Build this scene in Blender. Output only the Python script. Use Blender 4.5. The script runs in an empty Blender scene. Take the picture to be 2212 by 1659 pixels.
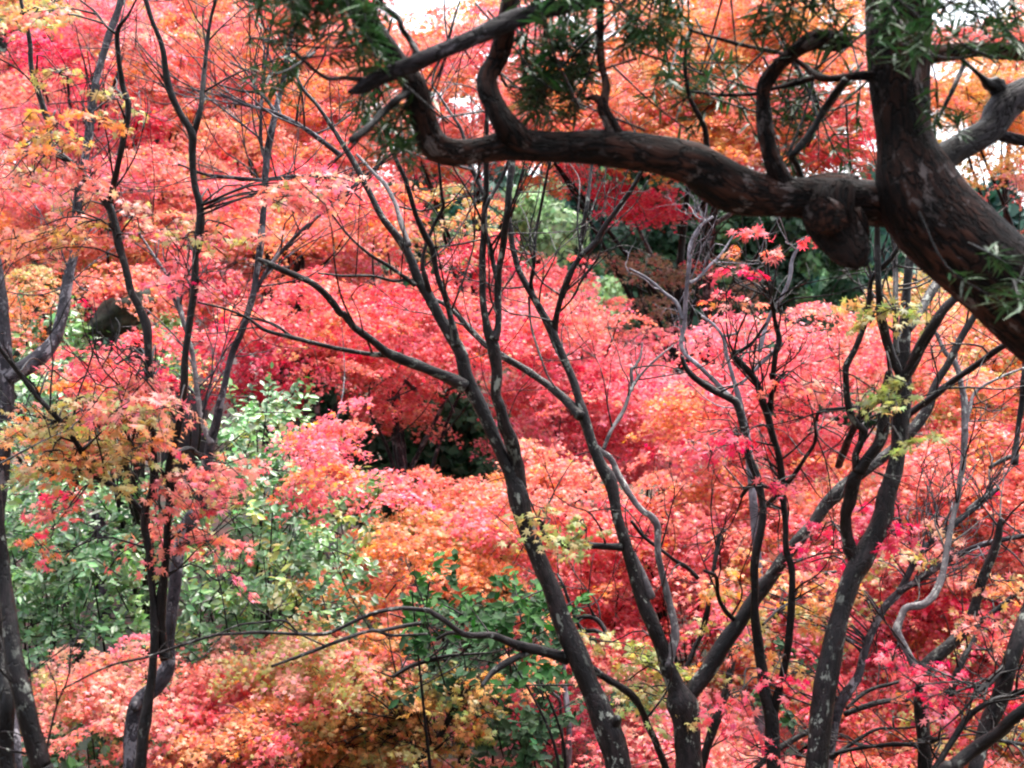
import bpy, math, random
import numpy as np

rng = np.random.default_rng(7)
random.seed(7)
S = bpy.context.scene
COL = S.collection
R = math.radians

# ------------------------------------------------------------------ camera, sky, sun, exposure
CAM = bpy.data.cameras.new('camera')
cam = bpy.data.objects.new('camera', CAM)
COL.objects.link(cam)
cam.location = (0, 0, 0)
cam.rotation_euler = (R(90), 0, 0)
CAM.sensor_width = 36
CAM.lens = 49.45                      # 40 degrees across
CAM.clip_end = 2000
CAM.dof.use_dof = True
CAM.dof.focus_distance = 8.0
CAM.dof.aperture_fstop = 3.2
S.camera = cam

SUN_EL, SUN_ROT = 72, 35              # veiled sun high above the trees, a little behind them to the right
w = bpy.data.worlds.new('World')
S.world = w
w.use_nodes = True
nt = w.node_tree
for n in list(nt.nodes):
    nt.nodes.remove(n)
sky = nt.nodes.new('ShaderNodeTexSky')
sky.sky_type = 'NISHITA'
sky.sun_disc = False
sky.sun_elevation = R(SUN_EL)
sky.sun_rotation = R(SUN_ROT)
sky.air_density = 1.0
sky.dust_density = 6.0
sky.ozone_density = 1.0
hs = nt.nodes.new('ShaderNodeHueSaturation')
hs.inputs['Saturation'].default_value = 0.5
bg = nt.nodes.new('ShaderNodeBackground')
bg.inputs['Strength'].default_value = 0.15
wo = nt.nodes.new('ShaderNodeOutputWorld')
nt.links.new(sky.outputs[0], hs.inputs['Color'])
nt.links.new(hs.outputs[0], bg.inputs['Color'])
nt.links.new(bg.outputs[0], wo.inputs['Surface'])

sl = bpy.data.lights.new('sun', 'SUN')
sl.energy = .5
sl.angle = R(40)
sl.color = (1.0, 0.96, 0.9)
so = bpy.data.objects.new('sun', sl)
COL.objects.link(so)
# sky sun_rotation is clockwise from +Y
so.rotation_euler = (R(90 - SUN_EL), 0, R(180 - SUN_ROT))

S.view_settings.view_transform = 'Standard'
S.view_settings.look = 'None'
S.view_settings.exposure = 2.52
S.view_settings.gamma = 1
S.view_settings.use_curve_mapping = False
S.render.engine = 'CYCLES'
S.cycles.max_bounces = 10
S.cycles.diffuse_bounces = 8
S.cycles.glossy_bounces = 2
S.cycles.transmission_bounces = 5
S.cycles.volume_bounces = 0
S.cycles.use_denoising = True
S.cycles.denoiser = 'OPENIMAGEDENOISE'
S.cycles.denoising_prefilter = 'ACCURATE'
S.cycles.sample_clamp_indirect = 6
S.cycles.filter_width = 2.1

# ------------------------------------------------------------------ helpers
TANW = 0.728                          # width of the view at one metre
def at(x, y, Y):
    """a point at depth Y on the ray through the photograph's (x, y); photograph 2212 x 1659"""
    return np.array([(x - 1106) / 2212 * TANW * Y, Y, -(y - 829.5) / 2212 * TANW * Y])

def ground_z(x, y):
    y = np.asarray(y, float); x = np.asarray(x, float)
    near = -1.65 - 0.16 * np.clip(y, 0, 10)
    mid = np.clip((y - 12) / 48, 0, 1) ** 1.3 * 6.4
    shade_bank = np.clip(-1.5 - y, 0, 4) * .7 + np.clip(-y - .5, 0, 1) * .2  # unseen rise behind the camera, added to cut sky light from the front
    return shade_bank + near + mid + 0.12 * np.sin(x * .9 + y * .4) * np.clip(y / 12, .2, 1) + 0.25 * np.sin(x * .21 + 1.3) * np.clip(y / 30, 0, 1) - 0.03 * x * np.clip(1 - y / 40, 0, 1)

def tag(o, label=None, cat=None, group=None, kind=None):
    if label: o['label'] = label
    if cat: o['category'] = cat
    if group: o['group'] = group
    if kind: o['kind'] = kind
    return o

def empty(name, loc, label, cat, group=None):
    o = bpy.data.objects.new(name, None)
    COL.objects.link(o)
    o.location = [float(v) for v in loc]
    o.empty_display_size = .2
    return tag(o, label, cat, group)

def mesh_obj(name, V, F, mat, parent=None, smooth=False, attrs=None):
    """V (n,3); F list of (k-index int array of shape (m,k)); attrs: {name: (type, domain, array)}"""
    V = np.asarray(V, np.float64)
    if parent is not None:
        V = V - np.array(parent.location)
    me = bpy.data.meshes.new(name)
    me.vertices.add(len(V))
    me.vertices.foreach_set('co', V.astype(np.float32).ravel())
    F = [np.asarray(f, np.int32) for f in F if len(f)]
    nl = sum(f.size for f in F)
    npol = sum(len(f) for f in F)
    me.loops.add(nl)
    me.polygons.add(npol)
    me.loops.foreach_set('vertex_index', np.concatenate([f.ravel() for f in F]))
    tot = np.concatenate([np.full(len(f), f.shape[1], np.int32) for f in F])
    st = np.concatenate([[0], np.cumsum(tot)[:-1]]).astype(np.int32)
    me.polygons.foreach_set('loop_start', st)
    me.polygons.foreach_set('loop_total', tot)
    if smooth:
        me.polygons.foreach_set('use_smooth', np.ones(npol, bool))
    for k, (t, dom, arr) in (attrs or {}).items():
        a = me.attributes.new(k, t, dom)
        a.data.foreach_set('color' if t == 'FLOAT_COLOR' else 'vector', np.asarray(arr, np.float32).ravel())
    me.update(calc_edges=True)
    me.validate()
    me.materials.append(mat)
    o = bpy.data.objects.new(name, me)
    COL.objects.link(o)
    if parent is not None:
        o.parent = parent
    return o

# ------------------------------------------------------------------ materials
def new_mat(name):
    m = bpy.data.materials.new(name)
    m.use_nodes = True
    t = m.node_tree
    for n in list(t.nodes):
        t.nodes.remove(n)
    return m, t, t.nodes.new('ShaderNodeOutputMaterial')

def ramp(t, src, stops):
    r = t.nodes.new('ShaderNodeValToRGB')
    e = r.color_ramp.elements
    while len(e) < len(stops):
        e.new(.5)
    for el, (p, c) in zip(e, stops):
        el.position = p
        el.color = (*c, 1)
    t.links.new(src, r.inputs[0])
    return r.outputs[0]

def noise(t, vec, scale, detail=4, rough=.6):
    n = t.nodes.new('ShaderNodeTexNoise')
    n.inputs['Scale'].default_value = scale
    n.inputs['Detail'].default_value = detail
    n.inputs['Roughness'].default_value = rough
    if vec is not None:
        t.links.new(vec, n.inputs['Vector'])
    return n.outputs[0]

def mapping(t, vec, sc):
    m = t.nodes.new('ShaderNodeMapping')
    m.inputs['Scale'].default_value = sc
    t.links.new(vec, m.inputs['Vector'])
    return m.outputs[0]

def mixc(t, f, a, b):
    m = t.nodes.new('ShaderNodeMix')
    m.data_type = 'RGBA'
    for s, i in ((f, 0), (a, 6), (b, 7)):
        if isinstance(s, (int, float)): m.inputs[i].default_value = s
        elif isinstance(s, tuple): m.inputs[i].default_value = (*s, 1)
        else: t.links.new(s, m.inputs[i])
    return m.outputs[2]

def leaf_mat(name, rough=.42, spec=.5, trans=.42, sat=1.0):
    m, t, out = new_mat(name)
    a = t.nodes.new('ShaderNodeAttribute')
    a.attribute_name = 'tint'
    p = t.nodes.new('ShaderNodeBsdfPrincipled')
    p.inputs['Roughness'].default_value = rough
    p.inputs['Specular IOR Level'].default_value = spec
    t.links.new(a.outputs['Color'], p.inputs['Base Color'])
    tr = t.nodes.new('ShaderNodeBsdfTranslucent')
    h = t.nodes.new('ShaderNodeHueSaturation')
    h.inputs['Saturation'].default_value = 1.1 * sat
    h.inputs['Value'].default_value = 1.15
    t.links.new(a.outputs['Color'], h.inputs['Color'])
    t.links.new(h.outputs[0], tr.inputs['Color'])
    mx = t.nodes.new('ShaderNodeMixShader')
    mx.inputs[0].default_value = trans
    t.links.new(p.outputs[0], mx.inputs[1])
    t.links.new(tr.outputs[0], mx.inputs[2])
    t.links.new(mx.outputs[0], out.inputs[0])
    return m

def bark_mat(name, dark, light, patch, patch_amt=.62, scale=1.0, rough=.62, stretch=.28, bump=.35, spec=.17, cracks=.25):
    m, t, out = new_mat(name)
    a = t.nodes.new('ShaderNodeAttribute')
    a.attribute_name = 'tube'
    vs = mapping(t, a.outputs['Vector'], (1, 1, stretch))
    n1 = noise(t, vs, 28 * scale, 6, .65)
    base = ramp(t, n1, [(.40, dark), (.50, tuple(.45 * a + .55 * b for a, b in zip(dark, light))), (.60, light)])
    vo = t.nodes.new('ShaderNodeTexVoronoi')
    vo.feature = 'DISTANCE_TO_EDGE'
    vo.inputs['Scale'].default_value = 22 * scale
    wv = t.nodes.new('ShaderNodeVectorMath')
    wv.operation = 'ADD'
    nw = t.nodes.new('ShaderNodeTexNoise')
    nw.inputs['Scale'].default_value = 30 * scale
    t.links.new(vs, nw.inputs['Vector'])
    sc = t.nodes.new('ShaderNodeVectorMath')
    sc.operation = 'SCALE'
    sc.inputs['Scale'].default_value = .06 / scale
    t.links.new(nw.outputs['Color'], sc.inputs[0])
    t.links.new(vs, wv.inputs[0])
    t.links.new(sc.outputs[0], wv.inputs[1])
    t.links.new(wv.outputs[0], vo.inputs['Vector'])
    crack = ramp(t, vo.outputs['Distance'], [(.02, (0, 0, 0)), (.09, (1, 1, 1))])
    base = mixc(t, crack, mixc(t, cracks, base, tuple(v * .4 for v in dark)), base)
    n2 = noise(t, mapping(t, a.outputs['Vector'], (1, 1, .7)), 13 * scale, 5, .7)
    f = ramp(t, n2, [(patch_amt - .06, (0, 0, 0)), (patch_amt - .02, (1, 1, 1))])
    c = mixc(t, f, base, patch)
    n3 = noise(t, a.outputs['Vector'], 2.2 * scale, 3)
    c = mixc(t, ramp(t, n3, [(.42, (0, 0, 0)), (.58, (.8, .8, .8))]), c, tuple(v * .55 for v in dark))
    p = t.nodes.new('ShaderNodeBsdfPrincipled')
    p.inputs['Roughness'].default_value = rough
    p.inputs['Specular IOR Level'].default_value = spec
    t.links.new(c, p.inputs['Base Color'])
    b = t.nodes.new('ShaderNodeBump')
    b.inputs['Strength'].default_value = bump
    b.inputs['Distance'].default_value = .02
    ad = t.nodes.new('ShaderNodeMath')
    ad.operation = 'ADD'
    t.links.new(n1, ad.inputs[0])
    t.links.new(crack, ad.inputs[1])
    t.links.new(ad.outputs[0], b.inputs['Height'])
    t.links.new(b.outputs[0], p.inputs['Normal'])
    t.links.new(p.outputs[0], out.inputs[0])
    return m

M_MAPLE = leaf_mat('maple_leaf', .42, .5, .5)
M_NEEDLE = leaf_mat('yew_needle', .38, .5, .2)
M_BROAD = leaf_mat('glossy_broad_leaf', .27, .7, .35)
M_CAMELLIA = leaf_mat('camellia_leaf', .6, .14, .2)
M_CONIFER = leaf_mat('conifer_foliage', .6, .35, .2)
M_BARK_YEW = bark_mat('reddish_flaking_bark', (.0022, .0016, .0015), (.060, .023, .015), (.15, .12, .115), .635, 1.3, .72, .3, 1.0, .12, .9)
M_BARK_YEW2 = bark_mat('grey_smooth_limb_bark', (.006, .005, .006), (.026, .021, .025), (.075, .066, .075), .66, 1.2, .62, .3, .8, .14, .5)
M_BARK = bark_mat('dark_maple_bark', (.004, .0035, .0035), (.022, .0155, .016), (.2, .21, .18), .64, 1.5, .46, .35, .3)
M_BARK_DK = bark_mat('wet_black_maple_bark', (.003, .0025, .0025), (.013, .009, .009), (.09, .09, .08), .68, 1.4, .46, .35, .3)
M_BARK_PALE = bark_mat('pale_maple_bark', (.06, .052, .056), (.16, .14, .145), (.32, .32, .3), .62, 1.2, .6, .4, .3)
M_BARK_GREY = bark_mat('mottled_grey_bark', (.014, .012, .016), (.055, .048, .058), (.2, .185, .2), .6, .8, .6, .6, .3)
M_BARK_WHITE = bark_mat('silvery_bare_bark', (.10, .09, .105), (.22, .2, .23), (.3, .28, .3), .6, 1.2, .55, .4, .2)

# ------------------------------------------------------------------ tubes (trunks, limbs, twigs)
def catmull(P, n):
    P = np.asarray(P, float)
    if len(P) == 2:
        t = np.linspace(0, 1, n)[:, None]
        return P[0] * (1 - t) + P[1] * t
    Q = np.vstack([2 * P[0] - P[1], P, 2 * P[-1] - P[-2]])
    seg = len(P) - 1
    u = np.linspace(0, seg - 1e-6, n)
    i = u.astype(int)
    t = (u - i)[:, None]
    p0, p1, p2, p3 = Q[i], Q[i + 1], Q[i + 2], Q[i + 3]
    return .5 * (2 * p1 + (p2 - p0) * t + (2 * p0 - 5 * p1 + 4 * p2 - p3) * t ** 2 + (3 * p1 - p0 - 3 * p2 + p3) * t ** 3)

class Tubes:
    def __init__(self):
        self.V, self.F, self.A, self.C, self.n = [], [], [], [], 0
    def add(self, P, r, sides=10, rough=.05, step=None, seed=None, cap=.35):
        """P (k,3) points, r (k,) radii"""
        P = np.asarray(P, float); r = np.asarray(r, float)
        L = np.linalg.norm(np.diff(P, axis=0), axis=1).sum()
        step = step or max(np.mean(r) * 1.1, .012)
        n = int(np.clip(L / step, len(P) * 2, 160))
        X = catmull(np.hstack([P, r[:, None]]), n)
        C, rr = X[:, :3], np.maximum(X[:, 3], .0008)
        s = seed if seed is not None else rng.uniform(0, 100)
        ln = np.concatenate([[0], np.cumsum(np.linalg.norm(np.diff(C, axis=0), axis=1))])
        T = np.gradient(C, axis=0)
        T /= np.linalg.norm(T, axis=1)[:, None] + 1e-9
        N = np.zeros_like(T)
        a = np.array([0.13, -1, .21]); a -= T[0] * a.dot(T[0])
        if np.linalg.norm(a) < .1:
            a = np.array([1., 0, 0]) - T[0] * T[0][0]
        N[0] = a / np.linalg.norm(a)
        for k in range(1, n):
            v = N[k - 1] - T[k] * N[k - 1].dot(T[k])
            N[k] = v / (np.linalg.norm(v) + 1e-9)
        B = np.cross(T, N)
        th = np.linspace(0, 2 * np.pi, sides, endpoint=False)
        rm = np.mean(rr)
        q = ln / (rm * 2 + .01)
        bump = 1 + rough * (np.sin(q * 1.3 + s) + .7 * np.sin(q * 2.9 + s * 2.1))[:, None] * .6 \
            + rough * np.sin(th[None] * 2 + q[:, None] * .8 + s) + rough * .8 * np.sin(th[None] * 3 - q[:, None] * 1.7 + s * 3) + rough * .5 * np.sin(th[None] * 5 + q[:, None] * 2.6 + s)
        ring = (np.cos(th)[None, :, None] * N[:, None] + np.sin(th)[None, :, None] * B[:, None]) * (rr[:, None] * bump)[:, :, None]
        V = (C[:, None] + ring).reshape(-1, 3)
        A = np.stack([np.cos(th)[None] * rr[:, None] + s, np.sin(th)[None] * rr[:, None], np.repeat(ln[:, None], sides, 1)], -1).reshape(-1, 3)
        idx = np.arange(n * sides).reshape(n, sides) + self.n
        nx = np.roll(idx, -1, 1)
        F = np.stack([idx[:-1], nx[:-1], nx[1:], idx[1:]], -1).reshape(-1, 4)
        # end caps
        V = np.vstack([V, C[0] - T[0] * rr[0] * .3, C[-1] + T[-1] * rr[-1] * cap])
        A = np.vstack([A, [s, 0, 0], [s, 0, ln[-1]]])
        c0, c1 = self.n + n * sides, self.n + n * sides + 1
        tri = np.vstack([np.stack([np.full(sides, c0), nx[0], idx[0]], -1), np.stack([np.full(sides, c1), idx[-1], nx[-1]], -1)])
        self.V.append(V); self.A.append(A); self.F += [F, tri]; self.n += len(V)
        return C, rr
    def build(self, name, mat, parent):
        return mesh_obj(name, np.vstack(self.V), self.F, mat, parent, True, {'tube': ('FLOAT_VECTOR', 'POINT', np.vstack(self.A))})

# ------------------------------------------------------------------ leaves
def star(lobes, spread, sinus, droop):
    """outline of a palmate leaf: alternating lobe tips and sinuses, stalk end at the origin side"""
    k = (lobes - 1) / 2
    V = []
    for i in range(lobes):
        a = (i - k) / k * spread
        l = (1, .93, .78, .5)[int(abs(i - k))] if lobes == 7 else (1, .88, .6)[int(abs(i - k))]
        V.append((math.sin(a) * l, math.cos(a) * l, -droop * l))
        b = a + spread / k / 2 if i < lobes - 1 else math.pi
        s = sinus if i < lobes - 1 else .1
        V.append((math.sin(b) * s, math.cos(b) * s, 0))
    n = len(V)
    tris = [((2 * i - 1) % n, 2 * i, 2 * i + 1) for i in range(lobes)]
    core = tuple(range(1, n, 2))
    return np.array(V) * .6, np.array(tris), np.array([core])

STAR7 = star(7, R(132), .36, .16)
STAR5 = star(5, R(118), .40, .16)
OVAL = (np.array([(0, -.5, 0), (.2, -.22, .05), (.24, .1, .06), (0, .5, -.06), (-.24, .1, .06), (-.2, -.22, .05)]), np.array([(0, 1, 2), (0, 3, 4)])[:0], np.array([(0, 1, 2, 3), (0, 3, 4, 5)]))
STRAP = (np.array([(-.045, -.5, 0), (.045, -.5, 0), (.06, 0, .03), (0, .5, -.03), (-.06, 0, .03)]), np.zeros((0, 3), int), np.array([(0, 1, 2, 3, 4)]))
TUFT = (np.array([(-.5, -.5, 0), (.5, -.5, 0), (.1, .7, -.1), (-.35, .3, .1)]), np.zeros((0, 3), int), np.array([(0, 1, 2, 3)]))

def norm(v):
    return v / (np.linalg.norm(v, axis=-1, keepdims=True) + 1e-9)

class Leaves:
    def __init__(self, shape):
        self.shape = shape
        self.P, self.N, self.T, self.S, self.C = [], [], [], [], []
    def add(self, P, N, T, S, C):
        for l, v in ((self.P, P), (self.N, N), (self.T, T), (self.S, S), (self.C, C)):
            l.append(v)
    def count(self):
        return sum(len(p) for p in self.P)
    def build(self, name, mat, parent, kind=None):
        P, N, T, Sz, C = (np.concatenate(v) for v in (self.P, self.N, self.T, self.S, self.C))
        N = norm(N)
        T = norm(T - N * (T * N).sum(-1, keepdims=True))
        X = np.cross(T, N)
        base, tris, polys = self.shape
        k = len(base)
        V = P[:, None] + Sz[:, None, None] * (base[None, :, 0:1] * X[:, None] + base[None, :, 1:2] * T[:, None] + base[None, :, 2:3] * N[:, None])
        off = (np.arange(len(P)) * k)[:, None, None]
        F, cols = [], []
        for f in (tris, polys):
            if len(f):
                F.append((f[None] + off).reshape(-1, f.shape[1]))
                cols.append(np.repeat(C, len(f), 0))
        C4 = np.concatenate(cols)
        C4 = np.hstack([C4, np.ones((len(C4), 1))])
        o = mesh_obj(name, V.reshape(-1, 3), F, mat, parent, False, {'tint': ('FLOAT_COLOR', 'FACE', C4)})
        if kind: o['kind'] = kind
        return o

CRIM = (.62, .055, .11); RED = (.65, .115, .13); PINK = (.67, .175, .215); CORAL = (.66, .20, .155)
ORNG = (.63, .245, .10); AMBR = (.56, .32, .11); OLIV = (.36, .29, .10); YGRN = (.27, .29, .09); PALE = (.60, .28, .21)
GRN = (.055, .13, .045); DGRN = (.012, .042, .018); LGRN = (.17, .27, .12); TEAL = (.02, .07, .05); YEL = (.45, .42, .05)
PAL = {
    'crim': ((CRIM, .6), (RED, .3), (PINK, .1)),
    'pink': ((PINK, .42), (RED, .28), (CRIM, .08), (CORAL, .15), (PALE, .07)),
    'red': ((RED, .42), (CORAL, .33), (CRIM, .1), (ORNG, .15)),
    'coral': ((CORAL, .42), (RED, .16), (PINK, .12), (ORNG, .15), (PALE, .1), (OLIV, .05)),
    'orng': ((ORNG, .45), (CORAL, .35), (AMBR, .12), (OLIV, .08)),
    'ambr': ((AMBR, .45), (ORNG, .33), (OLIV, .17), (CORAL, .05)),
    'oliv': ((OLIV, .42), (AMBR, .23), (ORNG, .2), (CORAL, .15)),
    'yelo': ((AMBR, .45), (OLIV, .3), (YGRN, .1), (ORNG, .15)),
    'ygrn': ((YGRN, .55), (OLIV, .35), (AMBR, .1)),
    'tier': ((PALE, .3), (CORAL, .3), (OLIV, .2), (PINK, .2)),
    'dry': (((.30, .19, .12), .65), ((.42, .25, .17), .2), (RED, .15)),
}
def pick(pal, n=1):
    cs = np.array([c for c, _ in PAL[pal]]); ws = np.array([q for _, q in PAL[pal]])
    return cs[rng.choice(len(cs), n, p=ws / ws.sum())]

def jitter(C, v=.16, h=.14):
    n = len(C)
    C = C * (1 + rng.normal(0, v, (n, 1)))
    C = C * (1 + rng.normal(0, h, (n, 3)) * np.array([.5, 1, .8]))
    return np.clip(C, .004, .8)

def maple_sprays(L, tw, centers, bases, pal, size, rad, dens=1.0, tilt=.3, leaf_tilt=.42, drop=.25, thin=True):
    """flat lacy sprays of leaves: leaves sit along twigs that fan out from each centre"""
    for ci, c in enumerate(centers):
        a = rng.uniform(.75, 1.25) * rad
        base = pick(pal)[0]
        if bases is not None and rng.random() < .7:
            base = bases[ci]
        up = norm(np.array([rng.normal(0, tilt), rng.normal(0, tilt) - .3, 1.0]))
        lead = rng.uniform(0, 2 * np.pi)
        nt = rng.integers(6, 10)
        for _ in range(nt):
            ang = rng.uniform(0, 2 * np.pi)
            d = norm(np.array([math.cos(ang), math.sin(ang), 0]) - up * (up[0] * math.cos(ang) + up[1] * math.sin(ang)))
            ln = a * rng.uniform(.55, 1.15)
            m = max(3, int(ln / size * 4.2 * dens))
            s = rng.uniform(.12, 1, m) ** .75
            side = np.cross(up, d)
            P = c + d * (s * ln)[:, None] + side * (rng.normal(0, .16, m) * ln * (.45 + s * .6))[:, None] \
                + up * (rng.normal(0, .05, m) * a)[:, None] - np.array([0, 0, 1]) * (drop * s ** 2 * ln)[:, None]
            N = norm(up + rng.normal(0, leaf_tilt, (m, 3)) + d * (.25 * s)[:, None])
            T = d + rng.normal(0, .6, (m, 3)) + np.array([0, 0, -.35])
            C = np.repeat(base[None], m, 0)
            q = rng.random(m) < .22
            if q.any():
                C[q] = pick(pal, int(q.sum()))
            L.add(P, N, T, size * rng.uniform(.7, 1.25, m), jitter(C))
            if tw is not None and rng.random() < .5:
                e = c + d * ln * .9 - np.array([0, 0, drop * .8 * ln])
                mid = c + d * ln * .45 - np.array([0, 0, drop * .2 * ln]) + rng.normal(0, .03, 3)
                tw.add([c, mid, e], [size * .055, size * .04, size * .02], 4, 0, step=ln / 4)

def centers_in(rects_px, depth, thick, n):
    x0, y0, x1, y1 = rects_px
    Y = depth + rng.uniform(-thick, thick, n)
    x = rng.uniform(x0, x1, n); y = rng.uniform(y0, y1, n)
    return np.stack([(x - 1106) / 2212 * TANW * depth * (1 + (Y / depth - 1) * .8), Y, -(y - 829.5) / 2212 * TANW * depth * (1 + (Y / depth - 1) * .8)], -1)

# ------------------------------------------------------------------ the traced trees: polylines in enlarged-crop pixels of the photograph
def K(k, pts):
    ox, oy = ((k - 1) % 3) * 737.2, ((k - 1) // 3) * 553.0
    return [(ox + p[0] / 3, oy + p[1] / 3, p[2] / 3) for p in pts]

class Tree:
    """a tree whose stems follow the photograph's: each stem gets its own depth and real thickness"""
    def __init__(self, name, depth, base, label, cat='tree', group=None, mat=None, spread=.5):
        self.depth, self.mat, self.spread = depth, mat, spread
        X = at(base[0], base[1], depth)
        self.root = empty(name, (X[0], X[1], ground_z(X[0], X[1])), label, cat, group)
        self.S = []                   # image-space skeleton (x, y, Y)
        self.twigs = Tubes()
        self.stems = []
    def stem(self, pts, name='limb', mat=None, dz=None, d0=None, sides=12, rough=.05, ground=False, label=None, cap=.35):
        pts = [tuple(p) for p in pts]
        if d0 is None:
            if self.S:
                A = np.array(self.S)
                j = np.argmin((A[:, 0] - pts[0][0]) ** 2 + (A[:, 1] - pts[0][1]) ** 2)
                d0 = A[j, 2]
            else:
                d0 = self.depth
        if dz is None:
            dz = rng.uniform(-self.spread, self.spread)
        n = len(pts)
        ln = np.concatenate([[0], np.cumsum([math.hypot(pts[i + 1][0] - pts[i][0], pts[i + 1][1] - pts[i][1]) for i in range(n - 1)])])
        f = ln / ln[-1]
        Y = d0 + dz * f + (.03 * np.sin(f * 9 + pts[0][0])) * min(1, ln[-1] / 300)
        P = np.array([at(p[0], p[1], y) for p, y in zip(pts, Y)])
        r = np.array([p[2] / 2 / 2212 * TANW * y for p, y in zip(pts, Y)])
        if ground:
            g = ground_z(P[0][0], P[0][1]) - .15
            d = P[0] - P[1]
            h = P[0][2] - g
            k = np.clip(d[:2] / max(-d[2], .05), -.5, .5) * .6
            P = np.vstack([[P[0][0] + k[0] * h, P[0][1] + k[1] * h, g], [P[0][0] + k[0] * h * .55, P[0][1] + k[1] * h * .55, P[0][2] - h * .5], P])
            r = np.concatenate([[r[0] * 1.75, r[0] * 1.12], r])
        tb = Tubes()
        C, rr = tb.add(P, r, sides, rough, cap=cap)
        o = tb.build(name, mat or self.mat, self.root)
        if label: o['label'] = label
        m = len(C)
        for c in C[::max(1, m // 40)]:
            self.S.append((c[0] / c[1] / TANW * 2212 + 1106, -c[2] / c[1] / TANW * 2212 + 829.5, c[1]))
        self.stems.append((C, rr))
        return o
    def auto_twigs(self, n, lmin=.2, lmax=.7, rmax=.02, up=.5, top=1e9):
        """thin bare twigs springing from the thinner stretches of the limbs"""
        cand = [(c, r, t) for C, rr in self.stems for c, r, t in zip(C[2:-1], rr[2:-1], np.diff(C, axis=0)[1:-1]) if r < rmax]
        if not cand: return
        for _ in range(n):
            c, r, t = cand[rng.integers(len(cand))]
            t = t / (np.linalg.norm(t) + 1e-9)
            d = norm(t + rng.normal(0, .75, 3) + np.array([0, 0, up]))
            self._twig(c, d, rng.uniform(lmin, lmax), min(r * .5, .006), 0)
    def _twig(self, c, d, ln, r, lev):
        P = [c]; q = c; dd = d
        for k in range(4):
            dd = norm(dd + rng.normal(0, .22, 3) + np.array([0, 0, .06]))
            q = q + dd * ln / 4
            P.append(q)
        self.twigs.add(P, np.linspace(r, r * .35, 5), 5, 0, step=ln / 7)
        if lev < 2:
            for k in range(rng.integers(1, 4)):
                j = rng.integers(1, 5)
                self._twig(P[j], norm(dd + rng.normal(0, .6, 3)), ln * rng.uniform(.4, .7), r * .6, lev + 1)
    def leaves(self, rects, size=.062, rad=.22, dens=.8):
        L = Leaves(STAR7)
        for (x0, y0, x1, y1, dep, th, pal, n) in rects:
            Q = centers_in((x0, y0, x1, y1), dep, th, max(1, int(n * (.5 if pal == 'ygrn' else 1))))
            maple_sprays(L, self.twigs, Q, None, pal, size * .9, rad * .85, dens * .9, .3, .6)
            A = np.vstack([C for C, r in self.stems])
            for c in Q:                        # a twig from the nearest stem carries each spray
                d = np.linalg.norm((A - c) * np.array([1, .6, 1]), axis=1) + np.maximum(A[:, 2] - c[2], 0) * .3
                a = A[np.argmin(d)]
                if np.linalg.norm(a - c) < 1.6:
                    self.twigs.add([a, a * .6 + c * .4 + np.array([0, 0, .05]) + rng.normal(0, .03, 3), a * .2 + c * .8 + rng.normal(0, .02, 3), c], [.006, .0045, .003, .0015], 5, 0, step=.06)
        L.build('foliage', M_MAPLE, self.root)
    def finish(self, mat=None):
        if self.twigs.n:
            o = self.twigs.build('twigs', mat or self.mat, self.root)
            o['kind'] = 'stuff'


# ---- the gnarled conifer leaning in from the right
T = Tree('yew_tree', 4.4, (2330, 900), 'gnarled dark evergreen with reddish bark leaning in from the right, long limb across the top', 'tree', None, M_BARK_YEW, .25)
T.stem([(2420, 1000, 235), (2385, 850, 220), (2330, 750, 208), (2190, 625, 200), (2085, 535, 195), (2005, 455, 195), (1972, 375, 168), (1953, 300, 122), (1943, 200, 131), (1942, 100, 137), (1946, 0, 142), (1955, -140, 150)], 'trunk', dz=0, sides=28, rough=.035, ground=True)
T.stem([(2000, 450, 100), (1935, 443, 106), (1870, 437, 104), (1807, 430, 95), (1707, 427, 82), (1640, 422, 88), (1600, 412, 100), (1557, 392, 106), (1507, 359, 96), (1474, 349, 93), (1404, 332, 87), (1304, 318, 80), (1237, 317, 68), (1170, 316, 66), (1104, 314, 68), (1054, 322, 57), (1004, 328, 54), (962, 325, 58), (934, 308, 62), (920, 275, 55), (907, 233, 56), (894, 183, 54), (862, 140, 50), (835, 100, 50), (797, 50, 52), (745, -30, 56)], dz=-.38, d0=4.48, sides=24, rough=.045)
T.stem([(1128, 312, 62), (1095, 275, 62), (1072, 235, 50), (1056, 200, 48), (1054, 165, 43), (1072, 133, 42), (1084, 100, 43), (1091, 60, 45), (1098, 20, 42), (1108, -50, 42)], dz=-.1, sides=18)
T.stem([(1700, 410, 52), (1680, 372, 44), (1660, 317, 33), (1651, 267, 33), (1649, 217, 32), (1652, 185, 35), (1669, 158, 36), (1691, 131, 32), (1727, 104, 33), (1757, 88, 42), (1784, 86, 45), (1807, 92, 38), (1827, 80, 27)], dz=-.15, sides=18, rough=.08)
T.stem([(1335, 305, 46), (1318, 268, 30), (1306, 245, 26), (1302, 222, 25), (1310, 195, 22), (1307, 170, 18), (1299, 140, 16), (1296, 80, 17), (1297, 0, 17), (1298, -60, 17)], dz=.05, sides=12, rough=.08)
T.stem([(1302, 222, 22), (1282, 210, 15), (1266, 214, 8)], dz=0)
T.stem([(1300, -10, 32), (1257, 7, 33), (1170, 25, 37), (1120, 38, 40), (1054, 67, 38), (987, 97, 36), (920, 125, 37), (870, 147, 37), (820, 168, 34), (784, 188, 28), (768, 195, 18), (752, 199, 8)], dz=-.1, d0=4.0, mat=M_BARK_YEW2, sides=18)
T.stem([(800, 176, 16), (745, 168, 10), (700, 166, 9), (625, 104, 8)], dz=.05, mat=M_BARK_DK)
T.stem([(905, 122, 17), (885, 85, 13), (868, 62, 13), (860, 37, 14), (825, 12, 14), (812, -20, 14)], dz=.1, mat=M_BARK_DK)
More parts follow.
